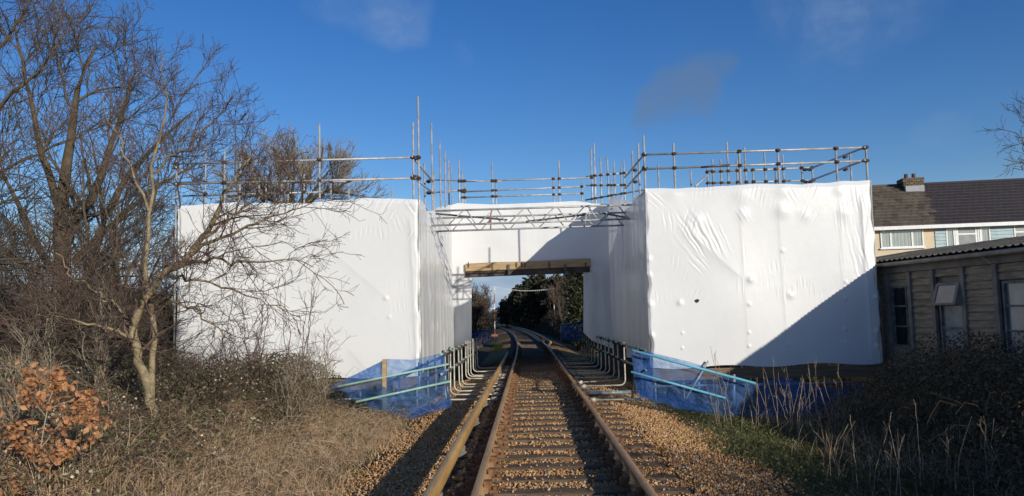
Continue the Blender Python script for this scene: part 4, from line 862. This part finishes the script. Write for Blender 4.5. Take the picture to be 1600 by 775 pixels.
# big dark tree behind it
b = at(100, 600, 20); b.z = gz(b.x, b.y)
D4 = [dict(nchild=10, trange=(.15, .98), lmean=2.3, ang=40, up=.18, wander=.15, P=6, rr=.5, minr=.014),
      dict(nchild=8, trange=(.15, .98), lmean=1.15, ang=42, up=.15, wander=.2, P=5, rr=.6, minr=.009),
      dict(nchild=6, trange=(.15, 1), lmean=.6, ang=42, up=.12, wander=.22, P=4, rr=.65, minr=.006),
      dict(nchild=2, trange=(.2, 1), lmean=.3, ang=42, up=.1, wander=.2, P=3, rr=.65, minr=.0045)]
make_tree('bare_tree', 'tall dense dark bare tree standing behind the slender pale one', 'tree', b,
    [(A((92, 640, 20), (92, 520, 20), (97, 430, 20), (95, 350, 20), (100, 280, 20), (112, 200, 19.8), (125, 120, 19.6), (150, 70, 19.4)), .33, .03),
     (A((96, 440, 20), (55, 380, 19.6), (20, 300, 19.2), (-20, 240, 19)), .12, .02),
     (A((96, 390, 20), (145, 310, 20.2), (175, 220, 20.3), (200, 150, 20.4), (215, 105, 20.4)), .15, .02),
     (A((97, 335, 20), (65, 240, 20), (45, 140, 20), (25, 50, 20)), .12, .02),
     (A((128, 640, 20.5), (128, 500, 20.5), (140, 410, 20.6), (165, 335, 20.6), (205, 262, 20.5), (255, 215, 20.3), (300, 175, 20.1)), .22, .02),
     (A((115, 410, 20.4), (180, 345, 20.8), (245, 290, 21), (310, 255, 21.2)), .12, .02),
     (A((95, 470, 20), (140, 430, 19.4), (190, 420, 19), (240, 410, 18.6)), .09, .015),
     (A((95, 490, 20), (40, 450, 19.6), (-10, 430, 19.2)), .09, .015)], D4, 'bark_dark', 'twig')
# tree outside the frame on the left whose boughs come in from the edge
b = at(-170, 640, 11.5); b.z = gz(b.x, b.y)
make_tree('bare_tree', 'leftmost bare tree, its boughs reaching into the picture from the left edge', 'tree', b,
    [(A((-170, 660, 11.5), (-165, 480, 11.5), (-150, 330, 11.5), (-130, 150, 11.5), (-120, 0, 11.5)), .16, .04),
     (A((-150, 330, 11.5), (-60, 230, 11.4), (20, 150, 11.3), (80, 90, 11.2), (120, 20, 11.1)), .055, .008),
     (A((-140, 250, 11.5), (-40, 120, 11.5), (30, 40, 11.4), (60, -40, 11.3)), .05, .008),
     (A((-155, 400, 11.5), (-80, 350, 11.4), (-10, 330, 11.2), (50, 290, 11)), .045, .007),
     (A((-150, 360, 11.5), (-50, 290, 11.6), (40, 250, 11.7), (110, 215, 11.8), (170, 195, 11.8)), .045, .006),
     (A((-150, 430, 11.5), (-60, 420, 11.3), (0, 400, 11.1), (60, 410, 11)), .05, .01),
     (A((-130, 150, 11.5), (-40, 30, 11.4), (10, -40, 11.3)), .07, .012)],
    [dict(nchild=13, trange=(.3, .98), lmean=1.0, ang=38, up=.18, wander=.14, P=6, rr=.5, minr=.0075),
     dict(nchild=5, trange=(.15, .98), lmean=.55, ang=40, up=.15, wander=.18, P=5, rr=.6, minr=.005),
     dict(nchild=3, trange=(.15, 1), lmean=.28, ang=42, up=.1, wander=.2, P=4, rr=.65, minr=.0036)], 'bark_dark', 'twig')
# thicket of thin trunks between them
b = at(185, 600, 16.5); b.z = gz(b.x, b.y)
make_tree('bare_tree', 'many stemmed scrubby bare tree between the dark trunk and the white scaffold', 'tree', b,
    [(A((160 + 9 * i, 625, 16.5), (160 + 9 * i + random.uniform(-25, 25), 480, 16.5 + random.uniform(-.5, .5)), (150 + 14 * i + random.uniform(-30, 30), 360, 16.5 + random.uniform(-.8, .8)), (130 + 22 * i, 240 + random.uniform(-50, 50), 16.5 + random.uniform(-1, 1))), .055, .01) for i in range(8)],
    [dict(nchild=6, trange=(.1, .98), lmean=1.5, ang=45, up=.2, wander=.17, P=6, rr=.5, minr=.009), dict(nchild=7, trange=(.15, .98), lmean=.75, ang=45, up=.12, wander=.2, P=4, rr=.6, minr=.006), dict(nchild=4, trange=(.15, 1), lmean=.35, ang=45, up=.1, wander=.2, P=3, rr=.65, minr=.0042)], 'bark_dark', 'twig')
b = at(30, 600, 17); b.z = gz(b.x, b.y)
make_tree('bare_tree', 'low spreading bare tree at the left edge below the boughs', 'tree', b,
    [(A((20 + 9 * i, 640, 17), (20 + 11 * i + random.uniform(-25, 25), 520, 17 + random.uniform(-.5, .5)), (-30 + 26 * i + random.uniform(-20, 20), 430 + random.uniform(-30, 30), 17 + random.uniform(-.8, .8)), (-50 + 34 * i, 370 + random.uniform(-30, 30), 17 + random.uniform(-1, 1))), .05, .01) for i in range(6)],
    [dict(nchild=10, trange=(.1, .98), lmean=1.2, ang=50, up=.12, wander=.17, P=6, rr=.5, minr=.008), dict(nchild=6, trange=(.15, .98), lmean=.65, ang=45, up=.1, wander=.2, P=4, rr=.6, minr=.0055), dict(nchild=4, trange=(.15, 1), lmean=.3, ang=45, up=.1, wander=.2, P=3, rr=.65, minr=.004)], 'bark_dark', 'twig')
# tangle of thin bare boughs at the foot of these trees
n = 1500; x = rng.uniform(-19, -8.6, n); y = rng.uniform(14.2, 19.5, n); z = gh(x, y) + rng.uniform(0, 1.6, n); d = unit(rng.normal(size=(n, 3)) * np.array([1, .6, .5]) + np.array([0, 0, .35])); P = np.zeros((n, 7, 3)); P[:, 0] = np.stack([x, y, z], 1)
for k in range(1, 7): d = unit(d + rng.normal(0, .16, (n, 3))); P[:, k] = P[:, k - 1] + d * rng.uniform(.22, .42, (n, 1))
r = np.linspace(.014, .006, 7)[None] * rng.uniform(.6, 1.3, (n, 1)); q1, w1 = grow(P, r, 5, (.2, 1), .7, 42, P=5, minr=.005); q2, w2 = grow(q1, w1, 3, (.2, 1), .32, 42, P=3, minr=.004)
V, Fs = merge([tubes(P, r, 3), tubes(q1, w1, 3), tubes(q2, w2, 3)]); np_obj('thicket', V, Fs, M['twig'])['kind'] = 'stuff'
# round-headed tree behind the left scaffold
b = at(450, 500, 36); b.z = gz(b.x, b.y)
make_tree('bare_tree', 'round headed bare tree rising behind the left white scaffold', 'tree', b,
    [(A((450, 520, 36), (450, 420, 36), (455, 350, 36), (455, 300, 36)), .25, .12)] + [(A((455, 360 - 4 * i, 36), (455 + dx * .5, 315 - 2 * i, 36 + dy), (455 + dx, ty, 36 + dy * 2)), .12, .03) for i, (dx, ty, dy) in enumerate(((-85, 285, .5), (-55, 262, -.8), (-25, 252, .8), (5, 248, -.6), (35, 252, .9), (62, 262, -.7), (92, 285, .4), (-100, 305, -.5), (105, 305, -.3)))],
    [dict(nchild=8, trange=(.3, .98), lmean=1.7, ang=38, up=.2, wander=.12, P=5, rr=.5, minr=.02), dict(nchild=7, trange=(.15, .98), lmean=.95, ang=38, up=.22, wander=.15, P=4, rr=.6, minr=.014), dict(nchild=6, trange=(.15, 1), lmean=.5, ang=38, up=.2, wander=.16, P=3, rr=.65, minr=.009)], 'bark_dark', 'twig_pale')
b = at(1720, 420, 27); b.z = gz(b.x, b.y)
make_tree('bare_tree', 'bare tree whose twig ends show against the sky above the houses at the right edge', 'tree', b,
    [(A((1720, 470, 27), (1718, 380, 27), (1715, 300, 27), (1710, 220, 27), (1705, 130, 27)), .2, .05), (A((1715, 330, 27), (1670, 285, 27), (1630, 262, 27), (1590, 250, 27)), .07, .01), (A((1715, 290, 27), (1665, 240, 27), (1620, 222, 27), (1585, 212, 27)), .07, .01), (A((1712, 250, 27), (1670, 200, 27), (1640, 170, 27)), .06, .012)],
    [dict(nchild=7, trange=(.3, .98), lmean=1.3, ang=35, up=.08, wander=.13, P=5, rr=.5, minr=.012), dict(nchild=4, trange=(.15, .98), lmean=.7, ang=38, up=.08, wander=.16, P=4, rr=.6, minr=.008), dict(nchild=3, trange=(.15, 1), lmean=.35, ang=40, up=.05, wander=.2, P=3, rr=.65, minr=.006)], 'bark_dark', 'twig')
# small bare shrubs standing in the brambles
for k, (px, pyb, Yb, h, n, mt, lab) in enumerate(((70, 640, 10.5, 2.0, 9, 'twig_pale', 'pale bare shrub just above the orange oak leaves'), (150, 640, 11.5, 2.2, 10, 'twig_pale', 'pale bare shrub left of the leaning pale tree'), (330, 640, 13.2, 1.3, 8, 'twig_red', 'low reddish shrub right of the leaning pale tree'),
        (395, 610, 13.6, 2.3, 4, 'twig_red', 'thin upright sapling before the white sheeting, left of its neighbours'), (465, 612, 13.6, 2.5, 5, 'twig_red', 'slim leaning sapling before the white sheeting, beside the blue netting'), (508, 605, 13.8, 2.3, 3, 'twig_pale', 'thin sapling nearest the blue netting'), (440, 640, 12, 1.1, 12, 'twig_pale', 'low bush of grey stems leaning right before the white sheeting'),
        (20, 690, 8.5, 1.3, 8, 'twig_pale', 'pale bare shrub at the left edge among orange leaves'))):
    b = at(px, pyb, Yb); b.z = gz(b.x, b.y)
    lim = []
    for i in range(n):
        dx, dy = random.uniform(-.35, .35) + (.35 if k == 6 else 0), random.uniform(-.25, .25); hh = h * random.uniform(.6, 1.05)
        lim.append(([b + Vector((random.uniform(-.25, .25), random.uniform(-.2, .2), -.03)), b + Vector((dx * .5, dy * .5, hh * .45)), b + Vector((dx * 1.1, dy, hh))], .012, .004))
    make_tree('bare_shrub', lab, 'shrub', b, lim, [dict(nchild=8, trange=(.2, .98), lmean=.45, ang=35, up=.2, wander=.15, P=5, rr=.6, minr=.0035), dict(nchild=4, trange=(.2, 1), lmean=.2, ang=40, up=.1, wander=.2, P=3, rr=.7, minr=.0027)], mt, mt, sides0=5)

# the young oak holding its orange leaves
b = at(62, 800, 6.7); b.z = gz(b.x, b.y)
ok = thing('oak_sapling', 'young oak sapling holding orange dead leaves, in the left foreground', 'sapling', b)
lim = [poly(A(*p), 12, r0, .003, .004) for p, r0 in ((((62, 815, 6.7), (60, 740, 6.7), (66, 680, 6.7), (78, 620, 6.75), (92, 590, 6.8)), .011), (((62, 740, 6.7), (35, 690, 6.65), (12, 675, 6.6)), .007), (((64, 700, 6.7), (95, 660, 6.75), (130, 650, 6.8), (148, 655, 6.8)), .007), (((62, 760, 6.7), (85, 720, 6.6), (105, 700, 6.6)), .006), (((60, 780, 6.7), (30, 750, 6.6), (5, 755, 6.6)), .006), (((70, 650, 6.7), (50, 620, 6.7), (40, 600, 6.7)), .006), (((75, 640, 6.7), (110, 625, 6.8), (128, 632, 6.9)), .006))]
pp = np.concatenate([p for p, r in lim]); pr = np.concatenate([r for p, r in lim]); q1, r1 = grow(pp, pr, 5, (.3, 1), .22, 45, P=4, minr=.002)
V, Fs = merge([tubes(pp, pr, 5), tubes(q1, r1, 3)]); np_obj('stem', V, Fs, M['twig_pale'], ok, True)
lv = []
for k in range(5):
    out = []; L = .085
    for t, wd in ((0, .004), (.12, .012), (.25, .026), (.34, .016), (.5, .034), (.6, .02), (.75, .03), (.88, .016), (1, .004)):
        out.append((t * L, wd * random.uniform(.8, 1.2)))
    vs = [(x, 0, .012 * math.sin(x / L * 3.1) * (1 + .6 * k) - .1 * k * x * x / L) for x, _ in out] + [(x, y_, .012 * math.sin(x / L * 3.1 * (1 + .2 * k)) + y_ * random.uniform(.2, .9)) for x, y_ in out] + [(x, -y_, .012 * math.sin(x / L * 3) + y_ * random.uniform(.2, .9)) for x, y_ in out]
    n = len(out); fs = []
    for i in range(n - 1): fs += [(i, i + 1, n + i + 1, n + i), (2 * n + i, 2 * n + i + 1, i + 1, i)]
    me = MB().add(vs, fs).mesh('leaf'); me.materials.append(M['oak_leaf']); lv.append(me)
allp = np.concatenate([q1.reshape(-1, 3), q1.reshape(-1, 3), pp[:, 6:].reshape(-1, 3)])
dens = np.array([1.0 if p[2] > b.z + .45 else .35 for p in allp]); idx = rng.choice(len(allp), 296, p=dens / dens.sum())
for i in idx:
    p = Vector(allp[i]) + Vector(rng.normal(0, .03, 3)); o = bpy.data.objects.new('leaf', random.choice(lv)); C.objects.link(o); o.parent = ok; o.location = p - ok.location
    o.rotation_euler = (random.uniform(-1.2, 1.2), random.uniform(-.4, 1.4), random.uniform(0, 6.28)); s_ = random.uniform(.5, .88); o.scale = (s_, s_, s_)
idx = rng.choice(len(allp), 420, p=dens / dens.sum()); V, f = leaf_quads(allp[idx] + rng.normal(0, .05, (420, 3)), .042, .2, 1.6); np_obj('leaves', V, [f], M['oak_leaf'], ok)['kind'] = 'stuff'

# ------------------------------------------------------------------ brambles, grass, dead stalks
def scatter(n, x0, x1, y0, y1): return rng.uniform(x0, x1, n), rng.uniform(y0, y1, n)
def patchy(x, y, s=1.0): return .5 + .5 * np.sin(x * 1.9 * s + 1.3 * np.sin(y * 1.1 * s)) * np.sin(y * 1.6 * s + x * .7)
def left_h(x, y): return sstep(-3.4, -4.9, x) * (.30 + .34 * sstep(10.5, 13.5, y) + .34 * sstep(13.4, 14.6, y)) * (.75 + .5 * patchy(x, y)) + .12 * sstep(-2.6, -3.4, x)
def arcs(x, y, h, n_pts=6, L=(.6, 1.5), r=.0035):
    n = len(x); d = rng.normal(size=(n, 3)); d[:, 2] = 0; d = unit(d); ln = rng.uniform(*L, n); z0 = gh(x, y); t = np.linspace(0, 1, n_pts)[None, :, None]
    P = np.stack([x, y, z0], 1)[:, None] + d[:, None] * ln[:, None, None] * t * .8
    P[..., 2] += (h * rng.uniform(.6, 1.35, n))[:, None] * (np.sin(t[..., 0] * rng.uniform(1.7, 2.9, n)[:, None]))
    P[:, 1:] += rng.normal(0, .025, (n, n_pts - 1, 3)); return P, np.full((n, n_pts), r) * np.linspace(1, .5, n_pts)[None]
x, y = scatter(4200, -15, -3.2, 6.6, 15.8); h = left_h(x, y); P, r = arcs(x, y, h + .08); V, f = tubes(P, r, 3)
np_obj('bramble_stems', V, [f], M['twig_red'])['kind'] = 'stuff'
x, y = scatter(210000, -15, -3.0, 6.4, 16.2); h = left_h(x, y); keep = rng.random(len(x)) < np.clip(h * 1.5 * (.25 + patchy(x + 3, y, 1.7)), 0, 1); x, y, h = x[keep], y[keep], h[keep]
z = gh(x, y) + h * rng.random(len(x)) ** .55
V, f = leaf_quads(np.stack([x, y, z], 1), .036, .8); np_obj('bramble_leaves', V, [f], M['bramble_leaf'])['kind'] = 'stuff'
x, y = scatter(4200, -12, -4.0, 6.8, 13.5); k = (patchy(x + 1.3, y * 1.3, 1.4) > .62); x, y = x[k], y[k]; z = gh(x, y) + left_h(x, y) * rng.uniform(.75, 1.05, len(x))
V, f = leaf_quads(np.stack([x, y, z + .03], 1), .036, 1.0, 1.1); np_obj('seed_heads', V, [f], M['pale_leaf'])['kind'] = 'stuff'
# dry grass on the left verge
x, y = scatter(72000, -8.5, -2.25, 6.6, 15); keep = rng.random(len(x)) < np.where(x > -4.2 - .35 * np.sin(y * 1.4), 1, np.where(y < 8.3, .45, .07)) * (.35 + .75 * patchy(x, y, .9)) * np.clip((-2.25 - x + .3 * np.sin(y * 1.7)) / .9, .02, 1); x, y = x[keep], y[keep]; n = len(x)
h = rng.uniform(.14, .5, n) * (.55 + .6 * sstep(-2.3, -3.6, x)) * (.8 + .5 * (x < -4.5))
V, f = blades(np.stack([x, y, gh(x, y) - .02], 1), h, rng.uniform(.006, .014, n), 1.15); np_obj('dry_grass', V, [f], M['dry_grass'])['kind'] = 'stuff'
x, y = scatter(5200, -7.5, -2.6, 6.6, 14.5); P, r = arcs(x, y, np.full(len(x), .3), 6, (.3, 1.0), .003); V, f = tubes(P, r, 3); np_obj('dead_stems', V, [f], M['dry_grass'])['kind'] = 'stuff'
x, y = scatter(26000, -8.5, -2.35, 6.6, 14.5); keep = rng.random(len(x)) < np.clip(1.6 * patchy(x * 1.2 + 1, y * 1.1, 1.5) - .75, 0, 1) * np.clip((-2.3 - x) / .8, 0, 1); x, y = x[keep], y[keep]; n = len(x)
V, f = blades(np.stack([x, y, gh(x, y) + left_h(x, y) * .3], 1), rng.uniform(.1, .3, n), rng.uniform(.007, .014, n), 1.0); np_obj('green_grass', V, [f], M['green_grass'])['kind'] = 'stuff'
# right verge: low green growth, then a dark mound of bramble in the shed's shade
def right_h(x, y): return (1.5 + .9 * sstep(6.0, 4.0, y)) * sstep(3.9 - .5 * sstep(6.5, 4.5, y), 7.0 - 1.6 * sstep(6.5, 4.5, y), x - .12 * np.maximum(y - 9, -3)) * (.8 + .3 * patchy(x, y, .8)) * sstep(16.5, 14.0, y) + .08  # near end, out of view, is raised to throw shade on the foreground
x, y = scatter(8000, 3.2, 9, 6.4, 15); keep = rng.random(len(x)) < np.clip((x - 3.1) / 1.5, 0, 1) * patchy(x, y, 1.1) ** 1.5; x, y = x[keep], y[keep]; n = len(x); V, f = blades(np.stack([x, y, gh(x, y) + right_h(x, y) * .4], 1), rng.uniform(.15, .5, n), rng.uniform(.006, .013, n), 1.1); np_obj('dry_grass', V, [f], M['dry_grass'])['kind'] = 'stuff'
x, y = scatter(52000, 2.2, 7.5, 6.4, 16.4); keep = rng.random(len(x)) < np.clip((x - 2.1 + .35 * np.sin(y * 1.3)) / 1.5, .01, 1) * (.3 + .8 * patchy(x + 2, y, 1.2)); x, y = x[keep], y[keep]; n = len(x)
V, f = blades(np.stack([x, y, gh(x, y) - .01], 1), rng.uniform(.05, .2, n), rng.uniform(.006, .014, n), .9); np_obj('low_grass', V, [f], M['green_grass'])['kind'] = 'stuff'
x, y = scatter(60000, 2.3, 7, 6.4, 16); keep = rng.random(len(x)) < np.clip((x - 2.3) / 1.6, 0, 1) * (.2 + patchy(x, y, 1.6)); x, y = x[keep], y[keep]
V, f = leaf_quads(np.stack([x, y, gh(x, y) + rng.uniform(.0, .12, len(x))], 1), .03, 1.2); np_obj('ground_cover', V, [f], M['green_grass'])['kind'] = 'stuff'
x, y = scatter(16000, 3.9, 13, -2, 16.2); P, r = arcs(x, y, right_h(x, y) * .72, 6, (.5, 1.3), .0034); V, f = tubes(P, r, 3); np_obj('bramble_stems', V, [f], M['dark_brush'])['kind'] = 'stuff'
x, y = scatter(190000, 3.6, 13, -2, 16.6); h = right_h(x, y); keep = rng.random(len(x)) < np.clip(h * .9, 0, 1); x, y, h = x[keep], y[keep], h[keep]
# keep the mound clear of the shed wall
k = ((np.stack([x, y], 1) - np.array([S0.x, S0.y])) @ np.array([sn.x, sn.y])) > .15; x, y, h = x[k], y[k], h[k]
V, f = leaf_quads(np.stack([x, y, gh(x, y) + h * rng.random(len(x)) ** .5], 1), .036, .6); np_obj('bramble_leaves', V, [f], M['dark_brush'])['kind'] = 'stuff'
def weeds(px, py, Y, n, h, label, group):
    b = at(px, py, Y); b.z = gz(b.x, b.y); o = thing('dead_weed', label, 'dead weed', b, group); lp = []
    for i in range(n):
        x0, y0 = random.uniform(-.25, .25), random.uniform(-.2, .2); dx, dy = random.uniform(-.25, .25), random.uniform(-.15, .15); hh = h * random.uniform(.6, 1.1); p0 = b + Vector((x0, y0, -.02))
        lp.append(poly([p0, p0 + Vector((dx * .3, dy * .3, hh * .5)), p0 + Vector((dx, dy, hh)), p0 + Vector((dx * 1.12 + random.uniform(-.03, .03), dy, hh * random.uniform(1.04, 1.12)))], 10, .0052, .0028, .007))
    pp = np.concatenate([p for p, r in lp]); pr = np.concatenate([r for p, r in lp]); q, r2 = grow(pp, pr, 2, (.4, 1), .16, 40, P=4, minr=.003)
    V, Fs = merge([tubes(pp, pr, 4), tubes(q, r2, 3)]); np_obj('stalk', V, Fs, M['stalk'], o)
ORD = ('leftmost', 'second from the left', 'third from the left', 'third from the right', 'second from the right', 'rightmost')
for kk, (px, py, Y, n, h) in enumerate(((1140, 650, 13.3, 7, 1.2), (1200, 650, 13.2, 6, 1.0), (1222, 650, 13, 8, 1.15), (1255, 655, 12.8, 7, 1.1), (1290, 655, 12.8, 6, 1.1), (1318, 660, 12.6, 7, 1.0))): weeds(px, py, Y, n, h, 'tall pale dead weed stalks before the right blue netting, %s clump' % ORD[kk], 'dead weed clumps before the right netting')
for kk, (px, py, Y, n, h) in enumerate(((1300, 740, 9.4, 4, .7), (1372, 770, 8.3, 3, .95), (1420, 775, 8.2, 3, .9), (1470, 760, 8.6, 3, .9), (1510, 770, 8.4, 3, .9), (1575, 770, 8.5, 3, .8))): weeds(px, py, Y, n, h, 'thin dead weed stalks in dark brambles, right foreground, %s clump' % ORD[kk], 'dead weeds in the right foreground')

# ------------------------------------------------------------------ beyond the bridge
def leafy(name, label, cat, base, h, lobes, nleaf, size, lm, group=None, trunk_r=.25):
    o = thing(name, label, cat, base, group); base = Vector(base)
    MB().tube([base + Vector((0, 0, -.2)), base + Vector((.1, 0, h * .4)), base + Vector((0, .1, h * .85))], [trunk_r, trunk_r * .8, trunk_r * .2], 8).build('trunk', M['bark_dark'], o, True)
    P = []
    for (dx, dy, dz, rx, rz) in lobes:
        n = int(nleaf * rx * rx); v = unit(rng.normal(size=(n, 3))) * (rng.random((n, 1)) ** .35); v *= 1 + .22 * np.sin(v[:, :1] * 9 + dx) * np.sin(v[:, 2:] * 8 + dz)
        P.append(np.array([base.x + dx, base.y + dy, base.z + dz]) + v * np.array([rx, rx, rz]))
    V, f = leaf_quads(np.concatenate(P), size, .3); np_obj('crown', V, [f], M[lm], o); return o
for k, (px, ytop, Y, wpx, lab) in enumerate(((792, 466, 118, 26, 'smallest and leftmost dark conifer beyond the bridge'), (812, 446, 112, 34, 'dark conifer beyond the bridge, second from the left'), (838, 428, 104, 52, 'tallest dark conifer beyond the bridge, behind the bunting'), (870, 432, 100, 48, 'broad dark conifer beyond the bridge, right of the tallest'), (905, 425, 96, 52, 'dark conifer beyond the bridge, against the right hand sheeting'))):
    b = at(px, 505, Y); b.z = gz(b.x, b.y); h = at(px, ytop, Y).z - b.z; rw = wpx * Y / 1155 / 2
    lobes = [(0, 0, h - rw * .8, rw * .8, rw * .85), (rw * .45, .5, h * .62, rw * .8, h * .24), (-rw * .5, -.4, h * .55, rw * .8, h * .22), (0, 0, h * .36, rw * .95, h * .26), (rw * .25, -.6, h * .8, rw * .55, rw * .6), (-rw * .4, 0, h * .76, rw * .5, rw * .55)]
    leafy('conifer', lab, 'tree', b, h, lobes, 330, .34, 'conifer')
b = at(906, 500, 43); b.z = gz(b.x, b.y)
leafy('ivy_clad_tree', 'ivy covered tree close beyond the bridge on the right', 'tree', b, 5, [(0, 0, 3.2, 1.0, 1.6), (.3, 0, 1.6, 1.2, 1.4), (.9, .4, 4.2, 1.2, 1.3), (1.6, 0, 2.6, 1.2, 1.8)], 2600, .11, 'ivy')
for k, (px, Y, top, n, lab) in enumerate(((730, 40, 446, 11, 'bare bush beyond the bridge nearest the left hand sheeting'), (747, 50, 452, 11, 'bare bush beyond the bridge on the left bank, second from the sheeting'), (760, 62, 470, 9, 'bare bush on the left bank beyond the bridge beside the striped post'), (885, 55, 428, 6, 'bare tree beyond the bridge leaning from the right bank'), (872, 66, 450, 6, 'bare bush on the right bank beyond the bridge under the bare tree'))):
    b = at(px, 512, Y); b.z = gz(b.x, b.y); h = at(px, top, Y).z - b.z; lim = []
    for i in range(n):
        dx, dy = random.uniform(-1.1, 1.1), random.uniform(-.8, .8); lim.append(([b + Vector((dx * .2, 0, -.1)), b + Vector((dx * .5, dy * .5, h * .4)), b + Vector((dx, dy, h * random.uniform(.7, .95)))], .06, .012))
    make_tree('bare_bush', lab, 'bush', b, lim, [dict(nchild=9, trange=(.15, .98), lmean=h * .25, ang=38, up=.2, P=5, rr=.5, minr=.014), dict(nchild=6, trange=(.15, 1), lmean=h * .12, ang=40, up=.15, P=4, rr=.6, minr=.011), dict(nchild=4, trange=(.15, 1), lmean=h * .06, ang=40, up=.1, P=3, rr=.6, minr=.009)], 'bark_dark', 'twig', sides0=5)
# scrub on both banks and along the curve
def scrub(n, gen, size, name, lm):
    d, y = gen(n); x = d + xc(y); z = gh(x, y); hh = (.5 + 2.3 * patchy(x * .6, y * .25) + .8 * sstep(55, 90, y)) * sstep(2.6, 5.5, np.abs(d)); V, f = leaf_quads(np.stack([x, y, z + hh * rng.random(n) ** .7], 1), size, .4); np_obj(name, V, [f], M[lm])['kind'] = 'stuff'
scrub(48000, lambda n: (rng.uniform(3.0, 13, n), rng.uniform(36, 110, n)), .13, 'bank_scrub', 'far_scrub')
scrub(22000, lambda n: (-rng.uniform(3.2, 13, n), rng.uniform(34, 100, n)), .12, 'bank_scrub', 'far_scrub')
scrub(16000, lambda n: (rng.uniform(-30, 30, n), rng.uniform(112, 150, n)), .4, 'far_scrub', 'far_scrub')
n = 26000; x = rng.uniform(-95, -10, n); y = 62 + rng.uniform(-4, 4, n) + (x + 50) * .12; hh = 2.2 + 2.6 * np.abs(np.sin(x * .21) * np.sin(x * .057 + 1)) + .6 * np.sin(x * 1.3)
V, f = leaf_quads(np.stack([x, y, gh(x, y) + hh * rng.random(n) ** .8], 1), .32, .3); np_obj('far_hedge', V, [f], M['far_scrub'])['kind'] = 'stuff'
n = 16000; x = rng.uniform(10, 90, n); y = 75 + rng.uniform(-4, 4, n); hh = 3 + 1.5 * np.sin(x * .3)
V, f = leaf_quads(np.stack([x, y, gh(x, y) + hh * rng.random(n) ** .8], 1), .4, .3); np_obj('far_hedge', V, [f], M['far_scrub'])['kind'] = 'stuff'
# striped posts with a line of bunting across the track
def striped(label, pb, ptop, Y):
    a, b = at(*pb, Y), at(*ptop, Y); a.z = gz(a.x, a.y); o = thing('striped_post', label, 'post', a); n = 6
    for i in range(n): MB().tube([a.lerp(b, i / n), a.lerp(b, (i + 1) / n)], .05, 8).build('stripe', M['red_paint' if i % 2 == 0 else 'white_paint'], o, True)
    return o, b
sl1, tl = striped('red and white striped post left of the track beyond the bridge', (773, 526, 70)[:2], (772.5, 447), 70)
MB().tube([at(764, 483.5, 69.9), at(774, 481.5, 69.9)], .05, 6).build('arm', M['white_paint'], sl1, True)
MB().box(*(at(773, 524, 70) - Vector((.3, .2, .1))), *(at(773, 524, 70) + Vector((.3, .2, .1)))).build('foot', M['rust_tube'], sl1)
sr1, tr = striped('red and white striped post right of the track beyond the bridge', (868, 520, 70)[:2], (864.5, 450), 70)
bu = thing('bunting_line', 'white bunting line strung between the two striped posts', 'bunting', tl)
N_ = 30; pts = [tl.lerp(tr, i / N_) - Vector((0, 0, .28 * math.sin(math.pi * i / N_) + .05)) for i in range(N_ + 1)]
MB().tube(pts, .014, 5).build('line', M['white_paint'], bu)
for i in range(1, N_): MB().hexa([pts[i] + Vector(q) for q in ((-.015, 0, -.07), (.015, 0, -.07), (.015, .01, -.07), (-.015, .01, -.07), (-.035, 0, 0), (.035, 0, 0), (.035, .01, 0), (-.035, .01, 0))]).build('flag', M['white_paint'], bu)
p = at(778.5, 545, 41); z = gz(p.x, p.y)
yb = thing('grit_box', 'small yellow box beside the track just beyond the bridge', 'box', (p.x, p.y, z))
MB().hexa([(p.x - .22, p.y - .15, z), (p.x + .22, p.y - .15, z), (p.x + .22, p.y + .15, z), (p.x - .22, p.y + .15, z), (p.x - .25, p.y - .18, z + .3), (p.x + .25, p.y - .18, z + .3), (p.x + .25, p.y + .18, z + .3), (p.x - .25, p.y + .18, z + .3)]).build('body', M['yellow'], yb)
MB().hexa([(p.x - .27, p.y - .2, z + .305), (p.x + .27, p.y - .2, z + .305), (p.x + .27, p.y + .2, z + .305), (p.x - .27, p.y + .2, z + .305), (p.x - .24, p.y - .16, z + .38), (p.x + .24, p.y - .16, z + .38), (p.x + .24, p.y + .16, z + .4), (p.x - .24, p.y + .16, z + .4)]).build('lid', M['yellow'], yb)
